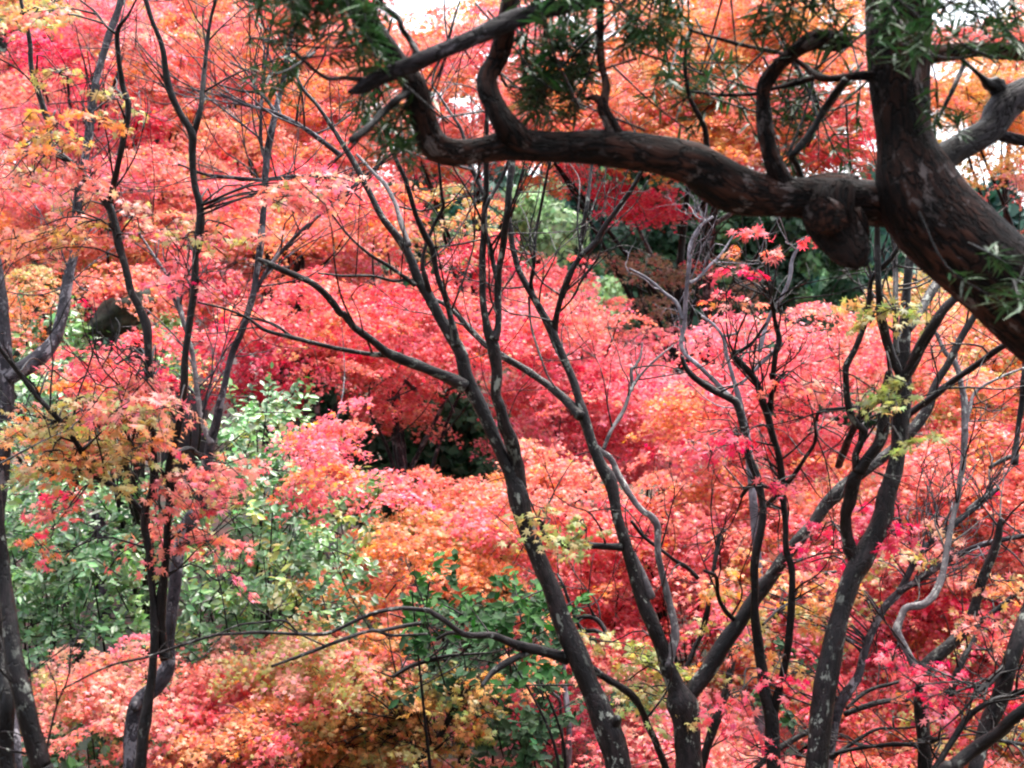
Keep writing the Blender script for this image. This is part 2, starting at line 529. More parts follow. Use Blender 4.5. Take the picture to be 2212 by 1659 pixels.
T.stem([(895, 190, 18), (862, 212, 16), (830, 240, 16), (800, 272, 18), (758, 304, 15)], dz=-.2, mat=M_BARK_DK, rough=.08)
T.stem([(1985, 118, 50), (2015, 117, 43), (2060, 113, 36), (2120, 107, 34), (2170, 110, 37), (2260, 112, 36), (2390, 80, 26), (2540, 30, 15), (2680, -20, 5)], dz=-.1, sides=16)
T.stem([(2010, 360, 70), (2050, 333, 62), (2090, 310, 56), (2140, 278, 58), (2168, 232, 66), (2215, 200, 66), (2300, 160, 62), (2420, 60, 50), (2560, -90, 36), (2720, -300, 14)], dz=.35, mat=M_BARK_YEW2, sides=18, label='grey smooth limb')
T.stem([(2150, 290, 26), (2212, 305, 24), (2270, 316, 22), (2400, 300, 14), (2520, 260, 5)], dz=.05, mat=M_BARK_YEW2)
T.stem([(2168, 215, 30), (2150, 185, 38), (2135, 182, 30), (2120, 165, 12), (2085, 135, 10), (2070, 120, 8)], dz=0, mat=M_BARK_DK, rough=.12)
T.stem([(2082, 140, 12), (2060, 190, 10), (2035, 240, 9), (2010, 285, 7)], dz=-.1, mat=M_BARK_DK)
T.stem([(1895, 162, 24), (1840, 165, 18), (1790, 170, 17), (1757, 160, 17), (1735, 140, 12), (1690, 116, 10), (1607, 98, 9), (1494, 67, 7)], dz=.1)
T.stem([(1757, 168, 13), (1707, 183, 13), (1675, 190, 10), (1627, 203, 9), (1560, 205, 8), (1494, 198, 6)], dz=.1)
T.stem([(1827, 172, 16), (1790, 222, 16), (1757, 277, 17), (1722, 325, 15), (1710, 336, 14), (1722, 357, 13), (1735, 395, 12)], dz=.1, mat=M_BARK_DK, rough=.08)
T.stem([(1705, 330, 8), (1740, 240, 6), (1760, 160, 5)], dz=.1, mat=M_BARK_DK)
T.stem([(1494, 60, 7), (1480, 130, 9), (1490, 210, 10), (1520, 270, 12), (1527, 315, 14)], dz=.3, mat=M_BARK_YEW2)
# the sawn-off stub under the fork and the knots on the limb
T.stem([(1800, 420, 90), (1794, 458, 100), (1802, 492, 106), (1824, 528, 94), (1846, 556, 64), (1858, 574, 30)], 'burl', dz=-.05, d0=4.36, sides=26, rough=.12)
T.stem([(1830, 470, 60), (1846, 500, 66), (1856, 535, 44), (1862, 555, 20)], 'burl', dz=0, d0=4.37, sides=20, rough=.15)
T.stem([(1806, 474, 84), (1782, 466, 78), (1770, 463, 74)], 'sawn_stub', dz=-.12, d0=4.34, sides=22, rough=.04, cap=-.06, label='dark sawn-off face')
T.stem([(1628, 400, 40), (1624, 382, 22)], 'knot', dz=0, rough=.1)
T.stem([(1850, 402, 46), (1800, 398, 52), (1750, 402, 40), (1720, 410, 20)], 'knot', dz=-.02, rough=.14, sides=14)
T.stem([(1855, 572, 10), (1872, 573, 9), (1878, 560, 7)], dz=0, mat=M_BARK_DK)

def yew_sprigs(tree, groups):
    L = Leaves(STRAP)
    for (x0, y0, x1, y1, dep, n, bright) in groups:
        n = int(n * .62)
        C = centers_in((x0, y0, x1, y1), dep, .22, n)
        cen = C.mean(0) + np.array([0, 0, .1])
        for c in C:
            d = norm(c - cen + rng.normal(0, .12, 3) + np.array([0, 0, -.05]))
            ln = rng.uniform(.10, .2)
            st = c - d * ln
            back = st - d * rng.uniform(.1, .25) + np.array([0, 0, .05]) + rng.normal(0, .03, 3)
            tree.twigs.add([back, st, c], [.0045, .0032, .0018], 5, 0, step=.04)
            m = rng.integers(16, 30)
            s = rng.uniform(0, 1, m)
            ph = np.arange(m) * 2.4
            a = norm(np.cross(d, [.3, .1, 1])); b = np.cross(d, a)
            rad = a * np.cos(ph)[:, None] + b * np.sin(ph)[:, None]
            Tt = norm(d * rng.uniform(.5, 1.1, (m, 1)) + rad + rng.normal(0, .15, (m, 3)))
            sz = rng.uniform(.055, .095, m)
            P = st + d * (s * ln)[:, None] + Tt * (sz * .5)[:, None]
            N = norm(np.cross(Tt, np.cross(np.array([0, 0, 1.]), Tt) + rng.normal(0, .5, (m, 3)) * .5) + np.array([0, 0, .4]))
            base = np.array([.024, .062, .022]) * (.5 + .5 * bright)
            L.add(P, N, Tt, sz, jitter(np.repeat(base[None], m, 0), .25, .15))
    # the crown overhead, above the picture: it shades the near trunks
    for _ in range(330):
        c = np.array([rng.uniform(-2.2, 4.5), rng.uniform(.3, 5.0), 0])
        c[2] = .273 * c[1] + .55 + rng.random() ** 1.5 * 3.0
        d = norm(rng.normal(0, 1, 3) + np.array([0, 0, -.2]))
        m = 26
        Tt = norm(d + rng.normal(0, .8, (m, 3)))
        P = c + d * (rng.random(m) * .25)[:, None] + Tt * .06
        L.add(P, norm(rng.normal(0, 1, (m, 3)) + np.array([0, 0, .6])), Tt, rng.uniform(.09, .16, m), jitter(np.repeat(np.array([[.028, .075, .026]]), m, 0), .25, .15))
    o = L.build('needles', M_NEEDLE, tree.root)

yew_sprigs(T, [
    (590, -60, 800, 120, 4.0, 46, 1), (740, -40, 830, 160, 3.9, 18, 1.6), (1090, -60, 1270, 40, 3.9, 22, 1.3), (1090, 60, 1290, 280, 4.5, 50, .8),
    (1130, 150, 1250, 290, 4.5, 20, .7), (1330, -60, 1500, 120, 4.4, 34, 1), (1390, 120, 1640, 300, 4.7, 26, 1.2), (1620, -60, 1900, 110, 4.2, 46, .9),
    (1660, 150, 1860, 400, 4.7, 36, .8), (1880, -30, 2010, 130, 3.95, 14, 1.7), (2060, 70, 2240, 160, 4.1, 14, 1.2), (2150, 530, 2260, 660, 3.9, 9, 1.8),
    (2010, 240, 2070, 300, 4.4, 5, 1.5), (760, 190, 900, 360, 4.3, 26, .9), (540, 130, 640, 220, 4.6, 10, .9), (500, -60, 620, 30, 4.4, 14, .9), (1940, 130, 1980, 160, 4.0, 2, 2), (2000, -60, 2230, 60, 4.4, 24, .9)])
T.finish(M_BARK_DK)

# ---- the forked maple left of the middle
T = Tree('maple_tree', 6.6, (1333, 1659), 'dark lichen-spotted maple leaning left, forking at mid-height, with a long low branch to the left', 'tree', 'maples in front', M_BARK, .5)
T.stem(K(8, [(1800, 1690, 165), (1760, 1500, 170), (1680, 1300, 160), (1600, 1100, 142), (1540, 950, 140), (1450, 750, 130), (1380, 550, 120), (1320, 400, 115), (1240, 200, 120), (1180, 30, 120)]) + K(5, [(1150, 1560, 128), (1100, 1420, 100), (1040, 1280, 86), (980, 1150, 85), (900, 970, 90), (840, 850, 95), (800, 750, 86), (770, 620, 85), (700, 500, 80), (640, 400, 75), (560, 250, 70), (500, 150, 60), (440, 0, 55)]) + K(2, [(370, 1540, 55), (260, 1400, 45), (150, 1180, 40), (50, 1000, 35), (-50, 840, 30), (-150, 690, 26), (-260, 560, 22), (-320, 400, 18), (-420, 200, 14)]), 'trunk', dz=.3, ground=True, sides=18, rough=.045)
T.stem(K(5, [(1150, 1500, 110), (1140, 1350, 88), (1100, 1200, 86), (1060, 1100, 85), (1030, 980, 75), (1000, 900, 70), (1010, 780, 70), (995, 650, 80), (980, 560, 82), (945, 470, 58), (920, 300, 45), (915, 100, 45)]) + K(2, [(915, 1640, 45), (925, 1500, 45), (930, 1350, 40), (940, 1200, 35), (940, 1060, 35), (945, 850, 28), (940, 600, 20)]), dz=-.3, sides=16)
T.stem(K(5, [(990, 540, 70), (1018, 450, 47), (1015, 250, 46), (1020, 110, 45)]) + K(2, [(1042, 1640, 44), (1060, 1500, 45), (1080, 1350, 45), (1090, 1200, 45), (1105, 1070, 46), (1115, 900, 30)]), dz=-.2)
T.stem(K(5, [(1012, 150, 40), (985, 50, 32)]) + K(2, [(970, 1620, 32), (945, 1540, 34), (920, 1440, 34), (950, 1310, 26), (1005, 1220, 25), (1060, 1110, 25), (1100, 1000, 18)]), dz=-.1)
T.stem(K(2, [(922, 1260, 30), (870, 1140, 30), (825, 1050, 28), (780, 850, 22), (700, 720, 18), (630, 610, 15), (590, 520, 13), (680, 280, 12), (770, 0, 11)]), dz=.3)
T.stem(K(2, [(690, 270, 12), (672, 120, 11), (668, -40, 9)]), dz=.1)
T.stem(K(5, [(745, 580, 66), (735, 520, 56), (710, 400, 40), (670, 250, 40), (620, 120, 36)]) + K(2, [(592, 1620, 42), (530, 1500, 40), (480, 1380, 35), (420, 1180, 30), (340, 1000, 28), (290, 870, 22), (240, 740, 18), (190, 600, 14), (140, 380, 10)]), dz=-.35)
T.stem(K(5, [(570, 230, 40), (545, 140, 34), (525, 50, 28)]) + K(2, [(540, 1620, 26), (572, 1530, 24), (605, 1450, 23), (660, 1340, 24), (650, 1250, 20), (635, 1090, 20), (620, 900, 15)]), dz=-.2)
T.stem(K(2, [(440, 1590, 34), (390, 1450, 36), (350, 1320, 32), (280, 1190, 28), (220, 1130, 24), (100, 1000, 16)]), dz=.4, mat=M_BARK_PALE)
T.stem(K(5, [(800, 850, 92), (760, 825, 86), (700, 790, 80), (600, 750, 71), (500, 710, 70), (400, 670, 65), (300, 630, 60), (230, 570, 50), (150, 510, 50), (80, 460, 46), (20, 380, 44)]) + K(4, [(2200, 365, 45), (2130, 270, 45), (2030, 180, 46), (1900, 120, 41), (1760, 60, 40), (1670, 20, 30)]), dz=-.5, sides=14)
T.stem(K(5, [(300, 640, 42), (180, 635, 32), (0, 605, 30)]) + K(4, [(2100, 580, 30), (1900, 530, 30), (1720, 480, 25), (1600, 400, 18), (1450, 340, 16), (1280, 300, 13)]), dz=-.2)
T.stem(K(4, [(1890, 525, 22), (1780, 445, 18), (1640, 405, 15), (1500, 380, 10)]), dz=.1)
T.stem(K(5, [(480, 190, 34), (400, 130, 28), (300, 60, 24), (190, -5, 20)]) + K(2, [(80, 1560, 16), (0, 1470, 14), (-60, 1390, 12)]), dz=-.2)
T.stem(K(5, [(430, 150, 20), (330, 160, 20), (200, 130, 18), (0, 128, 16), (-150, 110, 12)]), dz=-.3)
T.stem(K(8, [(1470, 950, 85), (1400, 930, 74), (1300, 900, 65), (1200, 880, 66), (1080, 840, 56), (980, 800, 46), (850, 800, 41), (770, 780, 40), (680, 710, 36), (600, 660, 35), (560, 638, 32), (480, 630, 30), (360, 625, 30), (200, 660, 26), (80, 710, 25), (0, 750, 23), (-110, 790, 24), (-310, 790, 22), (-510, 780, 21), (-710, 790, 20), (-830, 800, 20), (-1060, 870, 18), (-1260, 940, 17), (-1510, 1000, 14), (-1810, 1150, 11)]), dz=-.7, sides=12)
T.stem(K(8, [(1225, 905, 46), (1100, 960, 45), (980, 1040, 42), (910, 1130, 26)]), dz=-.2)
T.stem(K(8, [(800, 790, 30), (700, 785, 25), (620, 825, 22)]), dz=.1)
T.stem(K(8, [(560, 790, 14), (330, 800, 20), (200, 770, 22), (0, 830, 26), (-180, 900, 24), (-450, 1000, 18)]), dz=-.3, d0=6.2)
T.stem(K(8, [(520, 720, 26), (400, 740, 28), (250, 770, 24), (180, 760, 20)]), dz=-.1, d0=6.2)
T.stem(K(7, [(1930, 780, 15), (1840, 705, 14), (1700, 715, 14), (1540, 735, 13), (1400, 800, 11)]), dz=-.1)
T.stem(K(8, [(1620, 1010, 50), (1720, 1080, 48), (1850, 1160, 50), (1930, 1250, 46), (1990, 1390, 42), (2050, 1520, 45), (2110, 1680, 50)]), dz=.5)
T.stem(K(8, [(1770, 1420, 80), (1785, 1350, 66), (1788, 1330, 40)]), 'knot', dz=-.05, rough=.1)
T.auto_twigs(36, .25, .8, .022, .4)
T.finish()

# ---- the maple in the middle, forking low into a V
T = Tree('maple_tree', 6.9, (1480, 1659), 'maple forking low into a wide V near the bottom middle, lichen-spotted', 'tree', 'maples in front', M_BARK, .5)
T.stem([(1490, 1690, 60), (1486, 1600, 60), (1480, 1550, 62), (1472, 1515, 62)] + K(8, [(2170, 1130, 112), (2110, 1000, 105), (2085, 900, 100), (2030, 750, 100), (1960, 600, 90), (1900, 400, 80), (1840, 200, 75), (1790, 30, 75)]) + K(5, [(1770, 1590, 76), (1740, 1450, 88), (1680, 1350, 72), (1620, 1200, 66), (1590, 1100, 74), (1560, 1000, 75), (1540, 930, 56), (1500, 800, 53), (1450, 680, 53), (1400, 580, 56), (1365, 490, 58), (1320, 400, 50), (1260, 290, 50), (1200, 190, 45), (1150, 90, 40), (1125, 0, 36)]) + K(2, [(1108, 1590, 36), (1095, 1480, 36), (1080, 1380, 22)]), 'trunk', dz=.3, ground=True, sides=18)
T.stem([(1478, 1530, 58)] + K(9, [(40, 1190, 118), (150, 1050, 110), (250, 880, 101), (350, 740, 100), (430, 620, 96), (530, 480, 90), (650, 310, 82), (750, 180, 80), (850, 70, 76)]) + K(6, [(930, 1610, 88), (1020, 1520, 86), (1120, 1435, 76), (1250, 1340, 74), (1350, 1265, 68), (1420, 1200, 68), (1500, 1120, 70), (1590, 980, 65), (1640, 830, 52), (1720, 700, 50), (1790, 560, 45), (1850, 450, 45), (1890, 390, 40), (1950, 250, 34), (2000, 100, 28)]), dz=.5, sides=16)
T.stem(K(6, [(1450, 1040, 50), (1500, 1000, 46), (1600, 930, 46), (1750, 810, 45), (1900, 710, 43), (2050, 600, 40), (2140, 550, 36), (2260, 470, 30)]), dz=-.4, d0=6.9)
T.stem(K(5, [(1378, 500, 50), (1390, 420, 42), (1410, 320, 40), (1440, 230, 40), (1480, 120, 40), (1550, 0, 36)]) + K(2, [(1570, 1645, 40), (1650, 1570, 40), (1700, 1480, 36), (1800, 1340, 35), (1880, 1230, 30), (1940, 1120, 28), (2000, 980, 20)]), dz=-.3)
T.stem(K(2, [(1560, 1640, 34), (1550, 1590, 30), (1562, 1500, 30), (1590, 1350, 28), (1610, 1180, 22), (1625, 1070, 20), (1640, 950, 12)]), dz=.1)
T.stem(K(5, [(1245, 260, 34), (1230, 170, 26), (1248, 60, 25)]) + K(2, [(1252, 1630, 22), (1262, 1500, 22), (1290, 1360, 20), (1330, 1150, 18), (1352, 1050, 17)]), dz=-.2)
T.stem(K(5, [(1215, 265, 16), (1230, 450, 15), (1290, 650, 15), (1340, 780, 13), (1400, 870, 11)]), dz=-.4)
T.stem(K(5, [(1555, 1040, 76), (1510, 995, 66), (1440, 920, 56), (1330, 830, 50), (1200, 740, 46), (1080, 670, 45), (1030, 640, 44), (930, 570, 41), (830, 470, 40), (760, 390, 34), (680, 320, 29), (610, 280, 22), (500, 190, 15)]), dz=.45, sides=14)
T.stem(K(8, [(1820, 228, 56), (1760, 225, 46), (1650, 220, 42), (1480, 220, 46), (1400, 185, 42), (1330, 160, 40), (1300, 120, 30), (1305, 80, 24), (1280, 40, 12)]), dz=-.2)
T.stem(K(8, [(2120, 1000, 66), (2140, 900, 60), (2165, 780, 60), (2130, 600, 46), (2080, 400, 45), (2050, 250, 45), (2050, 100, 45), (2010, 30, 44), (1950, -10, 42)]) + K(5, [(1880, 1560, 45), (1800, 1430, 44), (1750, 1320, 40), (1680, 1260, 36), (1640, 1220, 28)]), dz=.2, mat=M_BARK_PALE)
T.stem(K(8, [(2010, 560, 60), (1960, 420, 50), (1920, 330, 40), (1890, 260, 30)]), dz=.05, mat=M_BARK_PALE)
T.stem(K(5, [(1700, 1250, 26), (1750, 1130, 26), (1830, 1000, 26), (1880, 860, 25), (1950, 760, 18), (2050, 660, 14), (2150, 580, 10)]), dz=.3, mat=M_BARK_PALE)
T.stem(K(5, [(1885, 850, 24), (1880, 740, 26), (1900, 720, 20), (1940, 650, 14), (1950, 560, 10)]), dz=.1, mat=M_BARK_PALE)
T.stem(K(9, [(335, 700, 34), (270, 630, 30), (230, 540, 28), (215, 420, 26), (140, 380, 18)]), dz=-.3, mat=M_BARK_DK)
T.auto_twigs(55, .25, .7, .022, .35)
T.leaves([(1270, 1370, 1440, 1500, 7.2, .25, 'ygrn', 13), (1380, 1500, 1450, 1560, 7.1, .2, 'ygrn', 4), (1180, 1115, 1320, 1165, 6.6, .2, 'ygrn', 5), (1300, 1450, 1420, 1500, 7.3, .3, 'tier', 4)])
T.finish()

# ---- the maple right of the middle
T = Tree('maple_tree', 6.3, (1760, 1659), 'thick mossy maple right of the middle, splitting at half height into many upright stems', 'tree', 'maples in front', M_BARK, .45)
T.stem(K(9, [(868, 1700, 152), (890, 1400, 150), (930, 1100, 141), (980, 850, 140), (1040, 600, 126), (1100, 420, 130), (1160, 320, 140), (1210, 220, 132), (1270, 100, 130), (1305, 0, 122)]) + K(6, [(1320, 1570, 120), (1370, 1400, 112), (1405, 1200, 110), (1420, 1000, 112), (1430, 800, 102), (1430, 600, 98), (1440, 450, 84), (1450, 250, 58), (1470, 50, 55), (1500, -200, 50), (1450, -500, 46), (1350, -800, 40)]), 'trunk', dz=.35, ground=True, sides=18)
T.stem(K(9, [(1140, 330, 110), (1090, 250, 84), (1062, 130, 80), (1060, 0, 80)]) + K(6, [(1085, 1580, 85), (1110, 1450, 88), (1135, 1390, 70), (1120, 1300, 48), (1150, 1220, 46), (1178, 1140, 48), (1110, 1065, 46), (1070, 950, 45), (1060, 800, 45), (1062, 710, 44), (1120, 600, 38), (1180, 440, 36), (1210, 280, 36), (1225, 150, 32), (1300, 70, 34), (1370, -10, 30), (1450, -150, 24)]), dz=-.4, sides=14)
T.stem(K(6, [(1150, 1400, 84), (1200, 1310, 72), (1290, 1180, 75), (1310, 1000, 74), (1380, 880, 75), (1480, 720, 70), (1550, 580, 70), (1640, 430, 66), (1700, 340, 61), (1770, 270, 60), (1900, 120, 50)]), dz=-.3, sides=14)
T.stem(K(6, [(1420, 800, 60), (1395, 740, 56), (1360, 660, 66), (1310, 500, 60), (1285, 370, 58), (1270, 200, 42), (1265, 0, 40), (1262, -120, 36), (1260, -300, 30)]), dz=-.2)
T.stem(K(6, [(1385, 640, 42), (1380, 500, 38), (1380, 350, 36), (1380, 100, 34), (1370, -100, 28)]), dz=.3)
T.stem(K(6, [(1450, 480, 70), (1500, 420, 66), (1560, 320, 60), (1640, 190, 60), (1720, 50, 50)]), dz=.4)
T.stem(K(6, [(1225, 150, 22), (1210, 80, 18), (1190, 30, 14), (1215, -60, 10)]), dz=0)
T.stem(K(6, [(1340, 760, 50), (1300, 880, 50), (1220, 960, 46), (1140, 1060, 50), (1080, 1180, 50), (1040, 1280, 50), (1010, 1360, 46)]), dz=.6, label='dark broken stem')
T.stem(K(6, [(1300, 940, 22), (1180, 970, 20), (1000, 990, 22), (890, 1010, 26), (865, 1080, 26), (860, 1200, 24), (800, 1300, 26), (700, 1450, 30), (600, 1560, 34), (540, 1620, 30)]), dz=.8)
T.auto_twigs(36, .2, .6, .02, .3)
T.leaves([(1870, 590, 1965, 690, 6.1, .2, 'ygrn', 8), (1880, 815, 1975, 870, 6.0, .15, 'ygrn', 6), (1920, 925, 1980, 960, 6.0, .1, 'ygrn', 2), (1850, 1090, 1960, 1180, 6.7, .2, 'crim', 7), (1700, 1130, 1800, 1220, 7, .2, 'crim', 6)], .062, .16, .7)
T.finish()

# ---- slim two-stemmed maple
T = Tree('maple_tree', 6.8, (1668, 1659), 'slim dark two-stemmed maple between the V-forked one and the thick mossy one', 'tree', 'maples in front', M_BARK_DK, .4)
T.stem(K(9, [(590, 1700, 92), (582, 1450, 95), (570, 1300, 92), (530, 1150, 80), (512, 1000, 70), (490, 850, 62), (470, 680, 60), (468, 500, 48), (470, 300, 55), (508, 120, 52), (522, 0, 50)]) + K(6, [(515, 1600, 50), (490, 1450, 50), (430, 1300, 50), (390, 1100, 50), (355, 960, 54), (300, 920, 46), (200, 870, 45), (80, 790, 41), (20, 720, 36), (-5, 650, 32)]), 'trunk', dz=.2, ground=True, sides=14)
T.stem(K(9, [(580, 1330, 76), (605, 1230, 64), (640, 1100, 52), (680, 900, 50), (700, 700, 50), (710, 500, 46), (705, 350, 45), (672, 250, 41), (668, 100, 40), (660, 0, 41)]) + K(6, [(655, 1600, 45), (640, 1400, 45), (620, 1280, 46), (580, 1150, 45), (550, 1030, 48), (520, 950, 48), (480, 820, 46), (430, 750, 45), (370, 690, 45), (330, 640, 38), (400, 600, 26), (470, 540, 21), (545, 430, 18)]), dz=-.2)
T.stem(K(6, [(556, 1050, 44), (570, 980, 36), (580, 850, 35), (600, 650, 36), (625, 540, 40), (602, 430, 30), (578, 300, 30), (570, 270, 18)]), dz=-.2)
T.stem(K(6, [(600, 1520, 30), (560, 1500, 26), (450, 1480, 30), (380, 1560, 24)]), dz=.3)
T.stem(K(9, [(720, 330, 14), (900, 270, 12), (1050, 265, 9)]), dz=.1)
T.stem(K(9, [(520, 730, 16), (640, 620, 14), (760, 560, 10)]), dz=.3)
T.auto_twigs(50, .2, .5, .018, .2)
T.leaves([(1500, 930, 1625, 980, 6.6, .2, 'crim', 6), (1640, 1450, 1760, 1560, 6.4, .2, 'crim', 2), (1520, 1480, 1640, 1620, 6.5, .25, 'crim', 3), (1640, 1040, 1700, 1110, 6.6, .2, 'red', 2), (1660, 820, 1760, 870, 6.6, .2, 'red', 5), (1560, 500, 1780, 560, 6.5, .2, 'red', 4), (1540, 580, 1640, 670, 6.5, .2, 'red', 4)], .062, .15, .5)
T.finish()

# ---- pale slim maple between
T = Tree('maple_tree', 7.6, (1790, 1620), 'slender pale-barked maple curving up to the right behind the thick mossy trunk', 'tree', 'maples in front', M_BARK_GREY, .4)
T.stem(K(9, [(940, 1700, 60), (970, 1500, 55), (1000, 1300, 68), (1060, 1180, 66), (1140, 1060, 60), (1180, 900, 52), (1240, 750, 50), (1310, 620, 52), (1410, 510, 55), (1460, 410, 42), (1530, 280, 41), (1650, 160, 41), (1760, 80, 40), (1860, 0, 35)]) + K(6, [(1980, 1560, 34), (2050, 1500, 30)]), 'trunk', dz=.3, ground=True, sides=14)
T.stem(K(9, [(1400, 520, 50), (1450, 490, 44), (1560, 420, 41), (1750, 300, 38), (1950, 210, 36), (2230, 150, 32), (2400, 120, 30)]), dz=-.4)
T.auto_twigs(40, .2, .6, .02, .3)
T.leaves([(1520, 1180, 1850, 1300, 7.8, .3, 'oliv', 12), (1500, 1300, 1800, 1480, 7.9, .3, 'oliv', 14), (1820, 1130, 2010, 1220, 7.6, .3, 'tier', 6)])
T.finish()

# ---- maple far right with S-shaped arm
T = Tree('maple_tree', 6.7, (1995, 1659), 'right-hand maple with a Y fork, its left arm pale and twisted like an S', 'tree', 'maples in front', M_BARK, .4)
T.stem(K(9, [(1575, 1700, 95), (1562, 1450, 96), (1542, 1200, 92), (1540, 1060, 96), (1620, 960, 88), (1720, 870, 85), (1830, 760, 76), (1890, 620, 62), (1950, 420, 60), (2030, 220, 60), (2055, 100, 46), (2062, 40, 26)]), 'trunk', dz=.1, ground=True, sides=16)
T.stem(K(9, [(1540, 1080, 80), (1510, 1010, 60), (1475, 940, 50), (1415, 830, 46), (1388, 770, 58), (1418, 680, 50), (1452, 620, 46), (1560, 600, 50), (1640, 520, 50), (1690, 380, 46), (1720, 200, 40), (1760, 0, 36)]) + K(6, [(1780, 1600, 34), (1800, 1450, 34), (1822, 1300, 42), (1830, 1000, 45), (1810, 850, 40), (1770, 700, 35), (1700, 620, 30), (1640, 490, 24)]), dz=.9, mat=M_BARK_PALE, label='pale twisted arm')
T.stem(K(6, [(1830, 1130, 26), (1860, 1000, 24), (1900, 880, 22), (2050, 790, 18), (2200, 730, 15), (2300, 700, 12)]), dz=.2, mat=M_BARK_PALE)
T.stem(K(9, [(1560, 1480, 50), (1610, 1480, 44), (1660, 1470, 30)]), 'broken_stub', dz=-.15, rough=.1)
T.stem(K(9, [(1545, 1520, 26), (1400, 1505, 30), (1150, 1530, 25), (960, 1580, 30), (800, 1680, 34)]), dz=.3, mat=M_BARK_DK)
T.stem(K(9, [(960, 1595, 34), (1100, 1500, 26), (1250, 1410, 21), (1370, 1403, 14)]), dz=.1, mat=M_BARK_DK)
T.auto_twigs(40, .2, .5, .018, .1)
T.leaves([(1990, 1450, 2040, 1560, 6.4, .15, 'crim', 5), (1900, 1380, 2000, 1440, 6.9, .2, 'crim', 4), (2100, 1330, 2212, 1400, 6.8, .2, 'red', 6), (2090, 1250, 2200, 1350, 7, .2, 'orng', 6), (1960, 1480, 2200, 1620, 7, .25, 'oliv', 8)], .062, .15, .55)
T.finish()

# ---- trunks at the lower right edge
T = Tree('maple_tree', 6.2, (2140, 1659), 'thick grey trunk leaning out of the lower right corner beside the Y-forked maple', 'tree', 'maples in front', M_BARK, .3)
T.stem(K(9, [(1890, 1720, 102), (1950, 1450, 102), (2040, 1250, 110), (2100, 1050, 110), (2170, 850, 110), (2240, 650, 102), (2330, 400, 90)]), 'trunk', dz=.2, ground=True, sides=16)
T.stem(K(9, [(2090, 1000, 40), (2000, 1090, 46), (1905, 1175, 42)]), dz=-.2, mat=M_BARK_DK)
T.stem(K(9, [(2120, 1190, 50), (2220, 1160, 40), (2350, 1150, 36)]), dz=-.1, mat=M_BARK_DK)
T.auto_twigs(15, .2, .5, .022, .1)
T.finish()
T = Tree('maple_tree', 5.6, (2060, 1659), 'dark mossy bough slanting up into the lower right corner in front of the grey trunk', 'tree', 'maples in front', M_BARK_DK, .3)
T.stem(K(9, [(1660, 1760, 95), (1760, 1650, 92), (1900, 1530, 90), (2050, 1430, 82), (2130, 1350, 80), (2230, 1270, 80), (2400, 1120, 78)]), 'trunk', dz=-.2, ground=True, sides=16)
T.stem(K(9, [(1600, 1720, 40), (1750, 1480, 44), (1850, 1330, 41), (1930, 1265, 38), (2010, 1220, 34), (2100, 1190, 28)]), dz=.1, d0=6.0)
T.stem(K(9, [(2000, 1470, 30), (2100, 1490, 26), (2230, 1510, 24)]), dz=.1)
T.auto_twigs(15, .2, .4, .02, .1)
T.finish()

# ---- dark stems behind the V
T = Tree('maple_tree', 8.2, (1520, 1659), 'thin blackish maple half hidden behind the V-forked trunk, its branch reaching right', 'tree', 'maples in front', M_BARK_DK, .4)
T.stem(K(9, [(110, 1700, 54), (200, 1400, 62), (240, 1280, 60), (300, 1100, 52), (330, 900, 60), (400, 880, 50), (460, 840, 42), (560, 720, 40), (650, 600, 36), (800, 460, 35), (930, 400, 30), (1060, 390, 22)]), 'trunk', dz=.3, ground=True, sides=12)
T.stem(K(9, [(20, 1020, 34), (80, 880, 35), (140, 740, 35), (180, 530, 31), (200, 380, 24), (240, 150, 40)]), dz=.1, d0=8.2)
T.stem(K(9, [(100, 430, 30), (30, 360, 30), (-40, 320, 26), (-120, 260, 22), (-250, 160, 24), (-330, 60, 24)]), dz=-.2, d0=8.2)
T.stem(K(8, [(1740, 820, 30), (1650, 770, 30), (1560, 760, 26), (1500, 640, 22), (1440, 480, 20), (1400, 400, 16)]), dz=.2, d0=8.2)
T.stem(K(8, [(1740, 830, 34), (1680, 720, 32), (1610, 680, 30), (1540, 690, 28), (1500, 720, 20)]), dz=.1, d0=8.2)
T.stem(K(9, [(440, 1700, 40), (600, 1550, 40), (800, 1430, 42), (900, 1380, 36)]), dz=.1, d0=8)
T.stem(K(9, [(1050, 1310, 40), (1250, 1240, 36), (1420, 1215, 30), (1500, 1240, 22)]), dz=.1, d0=8)
T.stem(K(9, [(1060, 1275, 22), (1200, 1160, 26), (1400, 1100, 20), (1530, 1050, 14)]), dz=.1, d0=8)
T.stem(K(9, [(1690, 1290, 54), (1760, 1100, 52), (1820, 950, 46), (1880, 850, 36), (1960, 700, 42), (2080, 600, 40), (2200, 490, 34)]), dz=.2, d0=8)
T.stem(K(6, [(2150, 1350, 50), (2170, 1150, 36), (2200, 950, 40), (2215, 800, 50), (2240, 600, 50)]), dz=.1, d0=8)
T.stem(K(6, [(1990, 1370, 24), (2080, 1320, 30), (2150, 1290, 24)]), dz=.1, d0=8)
T.stem(K(6, [(1840, 1650, 24), (1920, 1590, 34), (2020, 1520, 36)]), dz=.1, d0=8)
T.auto_twigs(40, .25, .6, .03, .2)
T.finish()

